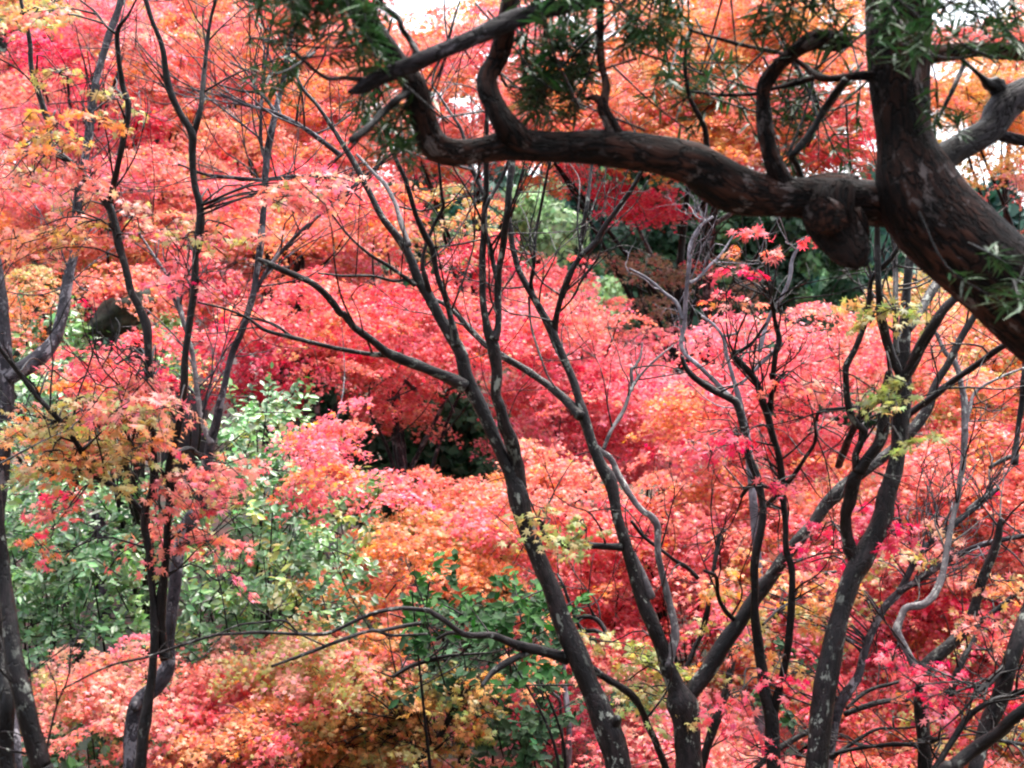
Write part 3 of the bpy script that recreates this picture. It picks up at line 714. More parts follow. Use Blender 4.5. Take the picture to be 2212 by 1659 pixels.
# ---- bare pale sapling in the middle distance
T = Tree('bare_sapling', 9.5, (1474, 1100), 'leafless silvery sapling against dark conifers right of the middle', 'sapling', None, M_BARK_WHITE, .4)
T.stem([(p[0], p[1], p[2] * .8) for p in [(1640, 1640, 30), (1640, 1300, 26), (1620, 1000, 22), (1600, 880, 18), (1585, 820, 12), (1570, 770, 11), (1567, 750, 11), (1560, 725, 9), (1540, 700, 8), (1515, 682, 6)]], 'trunk', dz=0, ground=True)
T.stem([(p[0], p[1], p[2] * .8) for p in [(1600, 880, 14), (1520, 800, 13), (1474, 755, 12), (1478, 700, 13), (1483, 625, 12), (1489, 570, 12), (1491, 530, 11), (1512, 490, 9), (1540, 468, 7)]], dz=-.1)
T.stem([(p[0], p[1], p[2] * .8) for p in [(1489, 612, 11), (1510, 600, 9), (1534, 573, 8), (1556, 551, 6), (1590, 500, 4)]], dz=.1)
T.stem([(p[0], p[1], p[2] * .8) for p in [(1474, 690, 11), (1462, 655, 10), (1434, 632, 10), (1400, 603, 8), (1360, 580, 6)]], dz=.1)
T.stem([(p[0], p[1], p[2] * .8) for p in [(1640, 760, 14), (1660, 690, 11), (1690, 640, 11), (1706, 600, 11), (1712, 560, 10), (1735, 515, 8)]], dz=0)
T.stem([(p[0], p[1], p[2] * .8) for p in [(1600, 830, 9), (1635, 795, 9), (1660, 770, 12), (1690, 740, 8)]], dz=0)
T.stem([(p[0], p[1], p[2] * .8) for p in [(1563, 727, 8), (1590, 720, 7), (1598, 712, 4)]], dz=0)
T.auto_twigs(14, .2, .6, .03, .1)
T.finish()

# ---- slim stems low in the middle
T = Tree('young_maple', 8.6, (905, 1659), 'young maple leaning right at the bottom middle with yellow leaves round its thin dark stem', 'tree', None, M_BARK_DK, .3)
T.stem(K(8, [(460, 1700, 42), (560, 1550, 36), (650, 1430, 36), (740, 1260, 44), (800, 1190, 30), (850, 1100, 18)]), 'trunk', dz=.1, ground=True)
T.stem(K(8, [(550, 1560, 20), (480, 1560, 18), (430, 1500, 14), (380, 1440, 10)]), dz=.1)
T.stem(K(8, [(400, 1350, 25), (500, 1280, 26), (630, 1240, 20)]), dz=.1, d0=8.6)
T.stem(K(8, [(330, 1070, 24), (450, 1000, 30), (650, 940, 26), (850, 920, 15), (1000, 910, 10)]), dz=.1, d0=8.2)
T.auto_twigs(30, .2, .5, .03, .2)
T.leaves([(760, 1490, 1040, 1680, 8.9, .4, 'yelo', 46), (700, 1360, 870, 1500, 9, .4, 'orng', 26), (820, 1440, 1050, 1540, 8.8, .3, 'yelo', 22), (690, 1480, 760, 1680, 8.8, .3, 'ambr', 22)])
T.finish()
T = Tree('lichen_sapling', 9.2, (1226, 1659), 'thin straight sapling furred with pale lichen low in the middle', 'sapling', None, M_BARK_WHITE, .2)
T.stem(K(8, [(1470, 1700, 40), (1475, 1400, 40), (1450, 1150, 36), (1440, 980, 30), (1430, 800, 22)]), 'trunk', dz=.1, ground=True)
T.stem(K(8, [(1440, 1600, 20), (1425, 1350, 20), (1415, 1220, 20), (1380, 1180, 20), (1310, 1070, 16)]), dz=.1, mat=M_BARK_PALE)
T.finish()

# ---- left group
T = Tree('maple_tree', 6.8, (300, 1659), 'dark twin-stemmed maple on the left, thin stems zigzagging up to the top edge', 'tree', 'maples on the left', M_BARK_DK, .4)
T.stem(K(7, [(905, 1700, 82), (930, 1450, 74), (950, 1300, 70), (985, 1050, 56), (1002, 800, 56), (990, 560, 47), (965, 250, 46), (935, 90, 52)]) + K(4, [(950, 1620, 56), (985, 1540, 58), (1000, 1400, 52), (985, 1100, 50), (975, 900, 46), (960, 600, 55), (948, 450, 60), (900, 330, 50), (850, 230, 50), (820, 100, 50), (790, 0, 50)]) + K(1, [(775, 1600, 54), (735, 1420, 55), (700, 1330, 58), (600, 1200, 50), (450, 1050, 45), (315, 940, 42), (310, 800, 40), (250, 600, 36), (205, 450, 35), (190, 250, 30), (140, 30, 26), (120, -80, 22)]), 'trunk', dz=.3, ground=True, sides=14)
T.stem(K(1, [(705, 1340, 46), (735, 1200, 40), (790, 950, 40), (832, 690, 42), (790, 530, 36), (760, 220, 32), (830, 100, 18), (880, 0, 14), (930, -120, 10)]), dz=-.2)
T.stem(K(1, [(760, 225, 22), (690, 170, 16), (620, 80, 15), (520, 0, 14), (440, -80, 10)]), dz=.1)
T.stem(K(4, [(925, 1660, 40), (870, 1600, 32), (800, 1530, 36), (620, 1420, 45), (560, 1340, 40), (500, 1220, 36), (400, 1080, 35), (250, 920, 35), (120, 750, 35), (0, 600, 31), (-120, 430, 26)]), dz=-.4)
T.stem(K(7, [(1080, 950, 84), (1055, 880, 70), (1040, 640, 66), (1075, 300, 52), (1090, 0, 46)]) + K(4, [(1100, 1600, 56), (1105, 1500, 62), (1095, 1420, 56), (1110, 1300, 50), (1150, 1150, 46), (1190, 880, 50), (1200, 650, 46), (1240, 350, 46), (1260, 200, 50), (1268, 0, 46)]) + K(1, [(1280, 1600, 58), (1300, 1370, 52), (1262, 1200, 46), (1245, 1000, 46), (1245, 870, 50), (1160, 720, 46), (1090, 550, 45), (1050, 300, 36), (980, 120, 31), (945, 0, 30), (900, -100, 26)]), dz=-.2, d0=6.9, sides=12)
T.stem(K(1, [(1252, 870, 44), (1300, 700, 36), (1330, 400, 30), (1360, 150, 23), (1400, 0, 20), (1440, -120, 16)]), dz=.2)
T.stem(K(4, [(1095, 1450, 26), (1000, 1350, 24), (880, 1250, 22), (820, 1150, 18), (760, 1050, 12)]), dz=-.2)
T.stem(K(4, [(1140, 1275, 34), (1230, 1250, 36), (1310, 1315, 30)]), dz=.2)
T.stem(K(4, [(1230, 1250, 18), (1240, 1130, 16), (1220, 1000, 12), (1170, 910, 10)]), dz=.1)
T.stem(K(4, [(560, 1275, 22), (650, 1265, 26), (760, 1235, 20), (860, 1210, 12)]), dz=.1, d0=7)
T.auto_twigs(36, .25, .7, .018, .3)
T.leaves([(60, 850, 340, 1010, 6.9, .4, 'oliv', 22), (120, 720, 330, 850, 7.2, .4, 'red', 14), (360, 1000, 520, 1080, 6.7, .25, 'tier', 9), (90, 1060, 170, 1180, 7, .2, 'red', 6), (280, 1090, 500, 1250, 6.9, .3, 'coral', 9), (230, 850, 420, 900, 6.6, .3, 'tier', 8), (-20, 930, 200, 1030, 7, .3, 'oliv', 10), (600, 380, 740, 460, 6.6, .3, 'tier', 7), (-20, 330, 300, 430, 7, .3, 'tier', 9), (300, 420, 640, 530, 7, .3, 'tier', 10), (0, -20, 120, 50, 6.8, .2, 'oliv', 4), (90, 150, 260, 300, 7, .3, 'oliv', 6), (0, 470, 200, 580, 7, .3, 'orng', 7), (380, 560, 470, 640, 7, .3, 'pink', 4), (20, 250, 120, 340, 7, .3, 'orng', 4)], .062, .2, .6)
T.finish()
T = Tree('maple_tree', 7.6, (283, 1659), 'knotted grey maple on the left, bent at the knee behind the dark twin stems', 'tree', 'maples on the left', M_BARK_GREY, .3)
T.stem(K(7, [(848, 1700, 106), (862, 1400, 112), (890, 1250, 112), (1010, 1130, 96), (1085, 1010, 102), (1095, 900, 84), (1100, 800, 66), (1130, 500, 78), (1170, 200, 82), (1235, 50, 90)]) + K(4, [(1290, 1640, 82), (1325, 1450, 72), (1350, 1300, 64), (1370, 1200, 66), (1400, 1080, 56), (1440, 900, 47), (1500, 650, 43), (1580, 450, 43), (1640, 250, 43), (1665, 100, 43), (1680, -20, 45)]) + K(1, [(1692, 1550, 45), (1715, 1250, 41), (1728, 1030, 48), (1780, 750, 40), (1830, 550, 36), (1860, 380, 30), (1885, 250, 22), (1930, 100, 16), (1970, -40, 12)]), 'trunk', dz=.2, ground=True, sides=14, rough=.06)
T.stem(K(4, [(1372, 1220, 44), (1322, 1100, 37), (1280, 900, 35), (1250, 650, 31), (1190, 430, 30), (1150, 260, 26), (1080, 120, 22), (1000, 0, 18), (900, -150, 12)]), dz=.4, mat=M_BARK_PALE)
T.stem(K(1, [(1722, 1040, 30), (1690, 900, 24), (1700, 600, 20), (1730, 350, 16), (1760, 150, 12), (1800, -40, 9)]), dz=-.2)
T.stem(K(4, [(1660, 230, 26), (1710, 130, 26), (1800, 0, 25)]) + K(1, [(1950, 1500, 25), (2100, 1370, 22), (2212, 1290, 20), (2310, 1190, 20), (2510, 1020, 18), (2640, 910, 13)]), dz=-.3)
T.stem(K(1, [(1720, 1170, 22), (1500, 1150, 26), (1330, 1130, 20), (1150, 1060, 12)]), dz=-.1)
T.stem(K(1, [(1735, 1160, 24), (1900, 1145, 26), (2050, 1140, 22), (2212, 1180, 16), (2350, 1300, 12)]), dz=-.1)
T.stem(K(1, [(2212, 1010, 36), (2000, 850, 32), (1800, 740, 28), (1600, 680, 22), (1430, 610, 14)]), dz=-.1, d0=7.3)
T.stem(K(1, [(1780, 720, 26), (1690, 610, 20), (1560, 590, 16), (1420, 550, 12)]), dz=.1)
T.stem(K(1, [(1690, 610, 15), (1600, 480, 13), (1480, 330, 9)]), dz=.1)
T.stem(K(1, [(1690, 900, 14), (1500, 750, 13), (1300, 600, 12), (1080, 470, 10), (860, 240, 8)]), dz=.1)
T.stem(K(7, [(900, 1215, 80), (880, 1245, 74), (868, 1270, 50)]), 'knot', dz=-.1, rough=.1)
T.auto_twigs(100, .3, .9, .016, .5)
T.finish()
T = Tree('mottled_tree', 9.5, (10, 1500), 'mottled grey trunk on the left edge with a big limb curving up to the top', 'tree', 'maples on the left', M_BARK_GREY, .3)
T.stem(K(4, [(-40, 1900, 110), (0, 1500, 100), (30, 1150, 96), (45, 850, 100), (30, 600, 90), (15, 400, 84), (-10, 150, 80), (-60, -200, 70)]), 'trunk', dz=.1, ground=True, sides=16)
T.stem(K(4, [(50, 800, 96), (120, 745, 104), (200, 700, 108), (320, 590, 98), (388, 450, 80), (425, 250, 70), (450, 100, 66)]) + K(1, [(480, 1640, 55), (500, 1350, 58), (530, 1150, 56), (560, 980, 56), (600, 700, 51), (630, 500, 46), (700, 250, 45), (760, 80, 48), (810, -80, 44)]), dz=.6, sides=14)
T.auto_twigs(40, .3, .9, .04, .4)
T.finish()
T = Tree('maple_tree', 5.4, (90, 1659), 'thick dark trunk curving out of the lower left corner', 'tree', 'maples on the left', M_BARK, .3)
T.stem(K(7, [(290, 1740, 142), (262, 1640, 138), (200, 1400, 128), (150, 1200, 120), (100, 1000, 118), (60, 700, 108), (25, 400, 86), (5, 150, 62), (-15, -100, 52), (-60, -400, 44)]), 'trunk', dz=.2, ground=True, sides=16)
T.stem(K(7, [(60, 1740, 110), (35, 1500, 100), (40, 1200, 104), (10, 900, 80), (-40, 600, 60)]), dz=.2, d0=5.5, mat=M_BARK_DK)
T.stem(K(7, [(110, 1700, 90), (90, 1450, 80), (70, 1250, 60)]), dz=.1, d0=5.8, mat=M_BARK_GREY)
T.auto_twigs(10, .3, .6, .05, .4)
T.finish()

# ------------------------------------------------------------------ background maples: (depth, label, [(x0,y0,x1,y1,palette,cover)])
LEAFA = .36
def maple_bg(depth, label, rects, size=.066, rad=.42, thick=1.1, seed_mat=None, shape=STAR5, lim=6):
    xs = np.mean([(r[0] + r[2]) / 2 for r in rects]); yb = max(r[3] for r in rects)
    X = at(xs, yb, depth)
    root = empty('background_maple', (X[0], depth + .9, ground_z(X[0], depth + .9)), label, 'maple tree', 'background maples')
    L = Leaves(shape)
    tw = Tubes()
    k = TANW * depth / 2212
    cents = []
    depth0 = depth
    for (x0, y0, x1, y1, pal, cov, *own) in rects:
        depth = own[0] if own else depth0
        k = TANW * depth / 2212
        area = (x1 - x0) * (y1 - y0) * k * k
        per = np.pi * rad ** 2 * .36
        n = max(2, int(area * cov * 4.2 / per))
        ix, iy = min(.55 * rad / k, (x1 - x0) * .36), min(.35 * rad / k, (y1 - y0) * .34)
        nt = max(2, n // (4 if depth > 18 else 8))               # flat tiers of sprays along the boughs
        c0 = centers_in((x0 + ix, y0 + iy, x1 - ix, y1 - iy), depth, thick, nt)
        sx = min(.42, .22 * (x1 - x0) * k)
        col = pick(pal, nt)
        j = np.concatenate([np.arange(nt), rng.integers(0, nt, max(0, n - nt))])
        dx = rng.normal(0, sx, (len(j), 2))
        sl = rng.normal(0, .28, nt)[j]
        c = c0[j] + np.stack([dx[:, 0], dx[:, 1], sl * dx[:, 0] - .14 * np.abs(dx[:, 0]) - .2 * np.maximum(-dx[:, 1], 0) + rng.normal(0, .085, len(j))], -1)
        ym = -((y0 + y1) / 2 - 829.5) * k
        c *= (1 + np.clip((c[:, 2:3] - ym) / (150 * k) * .07, -.12, .12))
        cents.append(c)
        maple_sprays(L, None, c, col[j], pal, size, rad, 1.0, .3, .5, .4)
    cents = np.vstack(cents)
    L.build('crown', M_MAPLE, root)
    b = np.array(root.location) + np.array([0, 0, -.15])
    top = np.array([cents[:, 0].mean(), cents[:, 1].mean() + .4, np.percentile(cents[:, 2], 70)])
    sp = max(top[2] - b[2], .6)
    fork = b + (top - b) * .45 + np.array([rng.normal(0, .1), 0, 0])
    r0 = .022 + .007 * sp
    t = Tubes()
    t.add([b, b + (fork - b) * .5 + rng.normal(0, .05, 3), fork, (fork + top) / 2 + rng.normal(0, .12, 3), top], [r0 * 1.3, r0, r0 * .85, r0 * .55, r0 * .2], 9, .05)
    mt = seed_mat or (M_BARK, M_BARK_DK, M_BARK_GREY)[rng.integers(3)]
    t.build('trunk', mt, root)
    for j in rng.choice(len(cents), min(lim, len(cents)), replace=False):
        e = cents[j]
        s = b + (fork - b) * rng.uniform(.7, 1) if rng.random() < .5 else fork + (top - fork) * rng.uniform(0, .6)
        m1 = s + (e - s) * .4 + np.array([0, 0, .12]) + rng.normal(0, .08, 3)
        m2 = s + (e - s) * .75 + np.array([0, 0, .1]) + rng.normal(0, .08, 3)
        q = Tubes()
        q.add([s, m1, m2, e], [r0 * .5, r0 * .36, r0 * .24, r0 * .08], 7, .04)
        for z in range(5):
            p = m1 + (e - m1) * rng.random()
            o = cents[rng.integers(len(cents))]
            if np.linalg.norm(o - p) < 2.2:
                q.add([p, (p + o) / 2 + rng.normal(0, .07, 3), o], [r0 * .16, r0 * .1, r0 * .04], 5, 0)
        q.build('limb', mt, root)
    return L.count()

BG = [
    (17, 'crimson-pink maple crown filling the top left corner', [(30, 60, 180, 150, 'crim', 1.5), (150, 140, 280, 260, 'crim', 1.6), (90, 220, 260, 330, 'pink', 1.6), (-170, 160, 60, 300, 'pink', 1.3), (170, -60, 330, 110, 'pink', 1.4), (280, 210, 350, 300, 'crim', 1.5)]),
    (18, 'salmon-orange maple crown behind the thin stems at the top left', [(230, -60, 480, 300, 'coral', 1.6), (290, 130, 430, 300, 'orng', 1.2), (-170, -60, 110, 40, 'oliv', 1.2)]),
    (17.8, 'orange and red maple crown at the top between the left stems and the evergreen limb', [(400, -60, 760, 330, 'coral', 1.7), (560, 0, 880, 260, 'orng', 1.1), (600, 200, 760, 360, 'pink', 1.2)]),
    (15.5, 'maple in pale salmon tiers at the left edge, above the mottled limb', [(180, 290, 440, 410, 'tier', 1.6), (-170, 300, 200, 460, 'coral', 1.5), (-170, 440, 330, 570, 'orng', 1.5), (180, 390, 420, 540, 'coral', 1.6)]),
    (14.6, 'salmon-red maple crown left of the middle, crossed by the grey knee-bent tree', [(380, 380, 760, 560, 'coral', 1.8), (330, 520, 520, 660, 'red', 1.7), (560, 330, 780, 420, 'red', 1.2)]),
    (13, 'orange maple with a crimson skirt at the left edge over the dark rock', [(-170, 560, 60, 740, 'orng', 1.6), (20, 560, 120, 640, 'orng', 1.4), (165, 550, 330, 640, 'orng', 1.7), (215, 610, 350, 660, 'crim', 1.8), (60, 700, 110, 760, 'red', 1)]),
    (12.6, 'vivid crimson maple left of the middle with an orange-red tongue over the green bushes', [(665, 840, 755, 990, 'coral', 1.9, 9.9), (665, 950, 750, 1060, 'red', 1.5, 9.7), (800, 1000, 860, 1050, 'pink', 1.0, 9.7), (420, 640, 640, 800, 'crim', 2.1), (460, 780, 600, 860, 'crim', 1.9), (530, 550, 780, 750, 'red', 2.0), (640, 700, 800, 800, 'red', 1.5)]),
    (9.8, 'coral maple with olive undersides low on the left, behind the dark zigzag stems', [(100, 720, 320, 840, 'red', 1.5), (60, 850, 320, 970, 'oliv', .6)]),
    (13.6, 'red maple crown in the middle, behind the forked trunk', [(760, 540, 1060, 830, 'red', 2.0), (740, 380, 870, 560, 'red', 1.7), (960, 480, 1090, 640, 'pink', 1.8), (800, 800, 920, 940, 'red', 1.5), (950, 400, 1060, 500, 'orng', .7)]),
    (18, 'orange maple crown under the top edge with white sky showing through', [(800, -60, 900, 330, 'orng', .9), (890, 40, 1010, 330, 'orng', .75), (1040, 0, 1260, 320, 'coral', 1.5), (860, 250, 1050, 340, 'red', 1.6)]),
    (14.4, 'wide pink maple crown in the very middle, behind the thin upright stems', [(1030, 560, 1320, 720, 'pink', 2.0), (1060, 690, 1480, 860, 'pink', 2.1), (1090, 840, 1480, 1000, 'pink', 2.1)]),
    (11, 'amber-orange maple tiers in the middle beneath the dark conifer gap', [(850, 1000, 1150, 1110, 'coral', 1.6), (850, 1000, 1150, 1110, 'orng', 1.0), (780, 1070, 1140, 1250, 'orng', 1.7), (900, 1080, 1140, 1230, 'ambr', 1.0), (900, 1060, 1120, 1180, 'oliv', .9), (1080, 950, 1260, 1080, 'orng', 1.9), (740, 1180, 880, 1320, 'coral', 2.0)]),
    (12, 'rose-pink maple crown in broad tiers on the right, below the conifers', [(1430, 715, 1900, 840, 'pink', 2.2), (1520, 665, 1900, 720, 'pink', 1.8), (1440, 840, 1700, 970, 'red', 1.9), (1650, 890, 1900, 1000, 'pink', 2.0)]),
    (11, 'pink maple crown with orange patches below the middle, between the V arms', [(1190, 1000, 1480, 1220, 'red', 1.9), (1180, 1180, 1480, 1440, 'pink', 1.9), (1440, 950, 1820, 1160, 'coral', 2.0), (1500, 1040, 1860, 1240, 'oliv', .6)]),
    (11.5, 'bright orange maple crown at the right edge under the leaning evergreen trunk', [(1970, 600, 2430, 900, 'orng', 1.9), (1880, 560, 2030, 680, 'orng', 1.3), (2050, 640, 2430, 760, 'ambr', 1.4)]),
    (10.5, 'red maple crown with orange fringe at the right edge, halfway down', [(1980, 860, 2430, 1050, 'red', 2.0), (1900, 1040, 2430, 1210, 'coral', 1.8), (1880, 970, 2430, 1120, 'coral', 1.6), (2000, 1080, 2430, 1180, 'tier', 1.2)]),
    (10.2, 'coral-pink maple crown in flat tiers at the lower right behind the Y-forked maple', [(1820, 1200, 2430, 1520, 'red', 2.0), (1840, 1330, 2060, 1440, 'pink', 1.4), (1860, 1180, 2430, 1360, 'tier', .9), (2040, 1200, 2430, 1330, 'coral', 1.3)]),
    (10.8, 'rose maple crown between the V-forked and the thick mossy trunks, low down', [(1490, 1150, 1860, 1400, 'pink', 1.9), (1460, 1380, 1820, 1560, 'coral', 1.3)]),
    (9.3, 'pink and olive maple crown along the bottom right edge', [(1440, 1560, 1820, 1730, 'pink', 1.9), (1780, 1500, 2430, 1730, 'coral', 1.6), (1780, 1600, 2000, 1720, 'pink', 1.2), (1290, 1480, 1520, 1710, 'pink', 1.5, 10.2), (1880, 1500, 2430, 1620, 'oliv', .9)]),
    (9, 'coral-pink maple crown sweeping along the bottom left', [(40, 1400, 350, 1550, 'tier', 1.7), (240, 1500, 420, 1700, 'coral', .9), (360, 1345, 720, 1420, 'tier', 1.5), (120, 1400, 420, 1480, 'tier', 1.4), (330, 1400, 560, 1560, 'red', 1.0), (480, 1400, 720, 1600, 'coral', 1.0), (340, 1440, 600, 1680, 'oliv', .5), (340, 1440, 600, 1680, 'coral', .7), (380, 1540, 720, 1730, 'red', 1.0), (540, 1360, 800, 1480, 'orng', 1.5), (120, 1580, 300, 1700, 'orng', .5)]),
    (9.8, 'orange-gold maple hanging at the bottom left of the middle', [(640, 1440, 760, 1730, 'ambr', 1.9), (740, 1330, 860, 1560, 'orng', 1.8)]),
    (12, 'crimson maple glimpsed low in the middle behind the lichen sapling', [(1040, 1430, 1310, 1545, 'crim', 1.6), (1000, 1570, 1330, 1730, 'pink', 2.0), (1200, 1240, 1320, 1420, 'pink', 1.5)]),
    (17.5, 'orange maple crown at the top right behind the needles, with white sky between its leaves', [(1240, -60, 1560, 320, 'orng', 1.7), (1440, 80, 1660, 330, 'ambr', 1.7), (1520, 80, 1900, 300, 'coral', 1.35), (1660, 200, 1900, 380, 'red', 2.0), (1150, 200, 1500, 300, 'red', 1.5), (1480, -80, 1930, 160, 'orng', 1.3), (960, -60, 1130, 120, 'coral', 1.2), (1310, 370, 1400, 470, 'crim', 1.7), (1380, 410, 1470, 480, 'crim', 1.5), (1190, 340, 1270, 385, 'crim', 1.1), (1130, 370, 1190, 430, 'orng', .8)]),
    (17, 'golden maple crown in the top right corner beyond the leaning trunk', [(1990, 90, 2430, 330, 'ambr', 1.5), (1990, -60, 2430, 110, 'coral', .8), (2060, 330, 2430, 420, 'pink', .3), (2080, 430, 2430, 560, 'coral', .7)]),
    (18, 'withered maple with curled brown leaves against the conifers right of the middle', [(1340, 480, 1580, 620, 'dry', .32), (1320, 620, 1480, 690, 'dry', .3), (1540, 560, 1680, 640, 'dry', .25)]),
    (22, 'far red maple crown behind everything at the upper left', [(-80, -80, 440, 640, 'coral', 2.5)]),
    (23, 'far orange maple crown behind the grey knee-bent tree', [(380, -80, 860, 560, 'coral', 2.4)]),
    (21, 'far scarlet maple crown in the middle distance left of the forked trunk', [(400, 480, 820, 740, 'coral', 1.6), (820, 570, 1050, 800, 'pink', 1.6)]),
    (22, 'far pink maple crown in the middle distance beside the blue-green conifers', [(1040, 540, 1210, 700, 'pink', 1.5), (1060, 690, 1500, 1040, 'pink', 1.6)]),
    (21, 'far rose maple crown beyond the tiers on the right', [(1450, 690, 1700, 1000, 'pink', 1.6), (1840, 620, 2430, 1050, 'coral', 1.6)]),
    (19, 'far dull-red maple crown behind the lower middle and right', [(1080, 1030, 1700, 1420, 'pink', 1.5), (1700, 960, 2430, 1420, 'coral', 1.5)]),
    (19.5, 'far orange maple crown along the top edge, seen through the evergreen needles', [(760, -90, 1250, 340, 'coral', 1.0), (1250, -90, 1930, 350, 'orng', 1.4), (1990, -90, 2430, 300, 'ambr', .7)]),
    (16, 'dull-red maple low on the slope behind the bottom right trunks', [(1350, 1380, 2430, 1700, 'pink', 1.4)]),
]
tot = 0
for (dep, lab, rects) in BG:
    far = dep > 18
    tot += maple_bg(dep, lab, rects, .095 if far else .050 + .001 * max(0, dep - 11), .6 if far else .31, 1.6 if far else 1.0, lim=5 if far else 6)

# ------------------------------------------------------------------ evergreens, bushes
def puff_tree(name, depth, label, rects, col, size=.16, rad=.5, cat='conifer', group='conifers on the far slope', droop=.2, cov=4.6, light=None):
    xs = np.mean([(r[0] + r[2]) / 2 for r in rects]); yb = max(r[3] for r in rects); yt = min(r[1] for r in rects)
    X = at(xs, yb, depth); Xt = at(xs, yt, depth)
    root = empty(name, (X[0], depth + 1.3, ground_z(X[0], depth + 1.3)), label, cat, group)
    L = Leaves(TUFT)
    k = TANW * depth / 2212
    for (x0, y0, x1, y1) in rects:
        n = max(3, int((x1 - x0) * (y1 - y0) * k * k * cov / (np.pi * rad ** 2 * .45)))
        for c in centers_in((x0, y0, x1, y1), depth, 1.2, n):
            a = rad * rng.uniform(.5, 1.3)
            m = int(150 * (a / rad) ** 2)
            d = norm(rng.normal(0, 1, (m, 3)) + np.array([0, 0, .45]))
            s = rng.uniform(.55, 1, m) ** .6
            P = c + d * (s * a)[:, None] * np.array([1, 1, .75]) - np.array([0, 0, 1]) * (rng.random(m) ** 3 * a * droop * 2)[:, None]
            base = np.array(col if light is None or rng.random() < .6 else light) * rng.uniform(.75, 1.3)
            L.add(P, norm(d + rng.normal(0, .45, (m, 3))), rng.normal(0, 1, (m, 3)) + np.array([0, 0, -.8]) + d * .6, size * rng.uniform(.4, 1.1, m), jitter(np.repeat(base[None], m, 0), .22, .12))
    L.build('crown', M_CONIFER, root)
    t = Tubes()
    b = np.array(root.location)
    t.add([b - np.array([0, 0, .2]), b * .5 + np.array([X[0], depth + 1.3, Xt[2]]) * .5, (X[0] + .1, depth + 1.3, Xt[2])], [.005 * depth, .0035 * depth, .02], 9, .04)
    t.build('trunk', M_BARK_YEW, root)
    return L.count()

PT = [
    ('cedar_tree', 36, 'blue-green conifer glimpsed left of the long limb, behind the forked stems', [(870, 330, 1010, 540)], TEAL, .2, .45, LGRN),
    ('cypress_tree', 30, 'pale green cypress with rounded plumes in the middle under the limb', [(1100, 440, 1235, 530), (1130, 400, 1180, 440)], LGRN, .15, .5, (.2, .3, .15)),
    ('cedar_tree', 38, 'dark teal conifer right of the pale green cypress', [(1190, 300, 1340, 540)], (.014, .05, .038), .2, .55, TEAL),
    ('cedar_tree', 34, 'broad dark green conifer under the limb, behind the silvery sapling', [(1330, 330, 1600, 660)], DGRN, .17, .5, GRN),
    ('cedar_tree', 33, 'dark conifer with fresh green tips beside the sawn stub, white sky at its edge', [(1560, 420, 1750, 660), (1800, 520, 1860, 640)], DGRN, .17, .45, (.09, .19, .08)),
    ('cypress_tree', 28, 'small pale green bush-like cypress between the pink crowns right of the middle', [(1220, 610, 1330, 700)], LGRN, .14, .4, TEAL),
    ('cedar_tree', 18, 'dark green conifer in the gap left of the forked trunk', [(760, 830, 1060, 1090)], DGRN, .13, .42, (.04, .11, .05)),
    ('cedar_tree', 19, 'dark green conifer showing between crimson leaves left of the middle', [(600, 730, 720, 890)], DGRN, .13, .4, (.04, .11, .06)),
    ('cedar_tree', 26, 'grey-green conifer in the top left corner behind the crimson crown', [(-60, 20, 170, 180)], (.06, .10, .08), .16, .5, TEAL),
    ('cedar_tree', 17, 'dark conifer left of the mottled limb at the left edge', [(40, 600, 150, 740)], DGRN, .13, .4, GRN),
    ('cedar_tree', 15.5, 'low dark green conifer in the gap between pink tiers on the right', [(1690, 820, 1850, 900)], (.025, .075, .04), .12, .35, GRN),
]
for (nm, dep, lab, rects, col, sz, rad, li) in PT:
    tot += puff_tree(nm, dep, lab, rects, col, sz, rad, light=li)
# filling wood on the far slope
def far_wood():
    L = Leaves(TUFT)
    n = 620
    for _ in range(n):
        Y = rng.uniform(42, 75)
        x = rng.uniform(-34, 34)
        g = float(ground_z(x, Y))
        h = rng.uniform(2.5, 6.5) * (.55 if abs(x - 14.5) < 2 else 1)
        m = 110
        z = rng.random(m)
        a = rng.uniform(0, 2 * np.pi, m)
        r = (1 - z * .85) * h * .3 * rng.uniform(.6, 1, m)
        P = np.stack([x + np.cos(a) * r, Y + np.sin(a) * r, g + z * h], -1)
        d = np.stack([np.cos(a), np.sin(a), np.full(m, .5)], -1)
        c = np.array(((.03, .085, .05), (.05, .12, .06), (.022, .07, .05))[rng.integers(3)])
        L.add(P, norm(d + rng.normal(0, .4, (m, 3))), rng.normal(0, 1, (m, 3)) + np.array([0, 0, -.8]), rng.uniform(.35, .8, m), jitter(np.repeat(c[None], m, 0), .2, .12))
    o = L.build('far_wood', M_CONIFER, None)
    tag(o, 'dark wooded slope of evergreens in the far distance', 'wood', None, 'stuff')
far_wood()

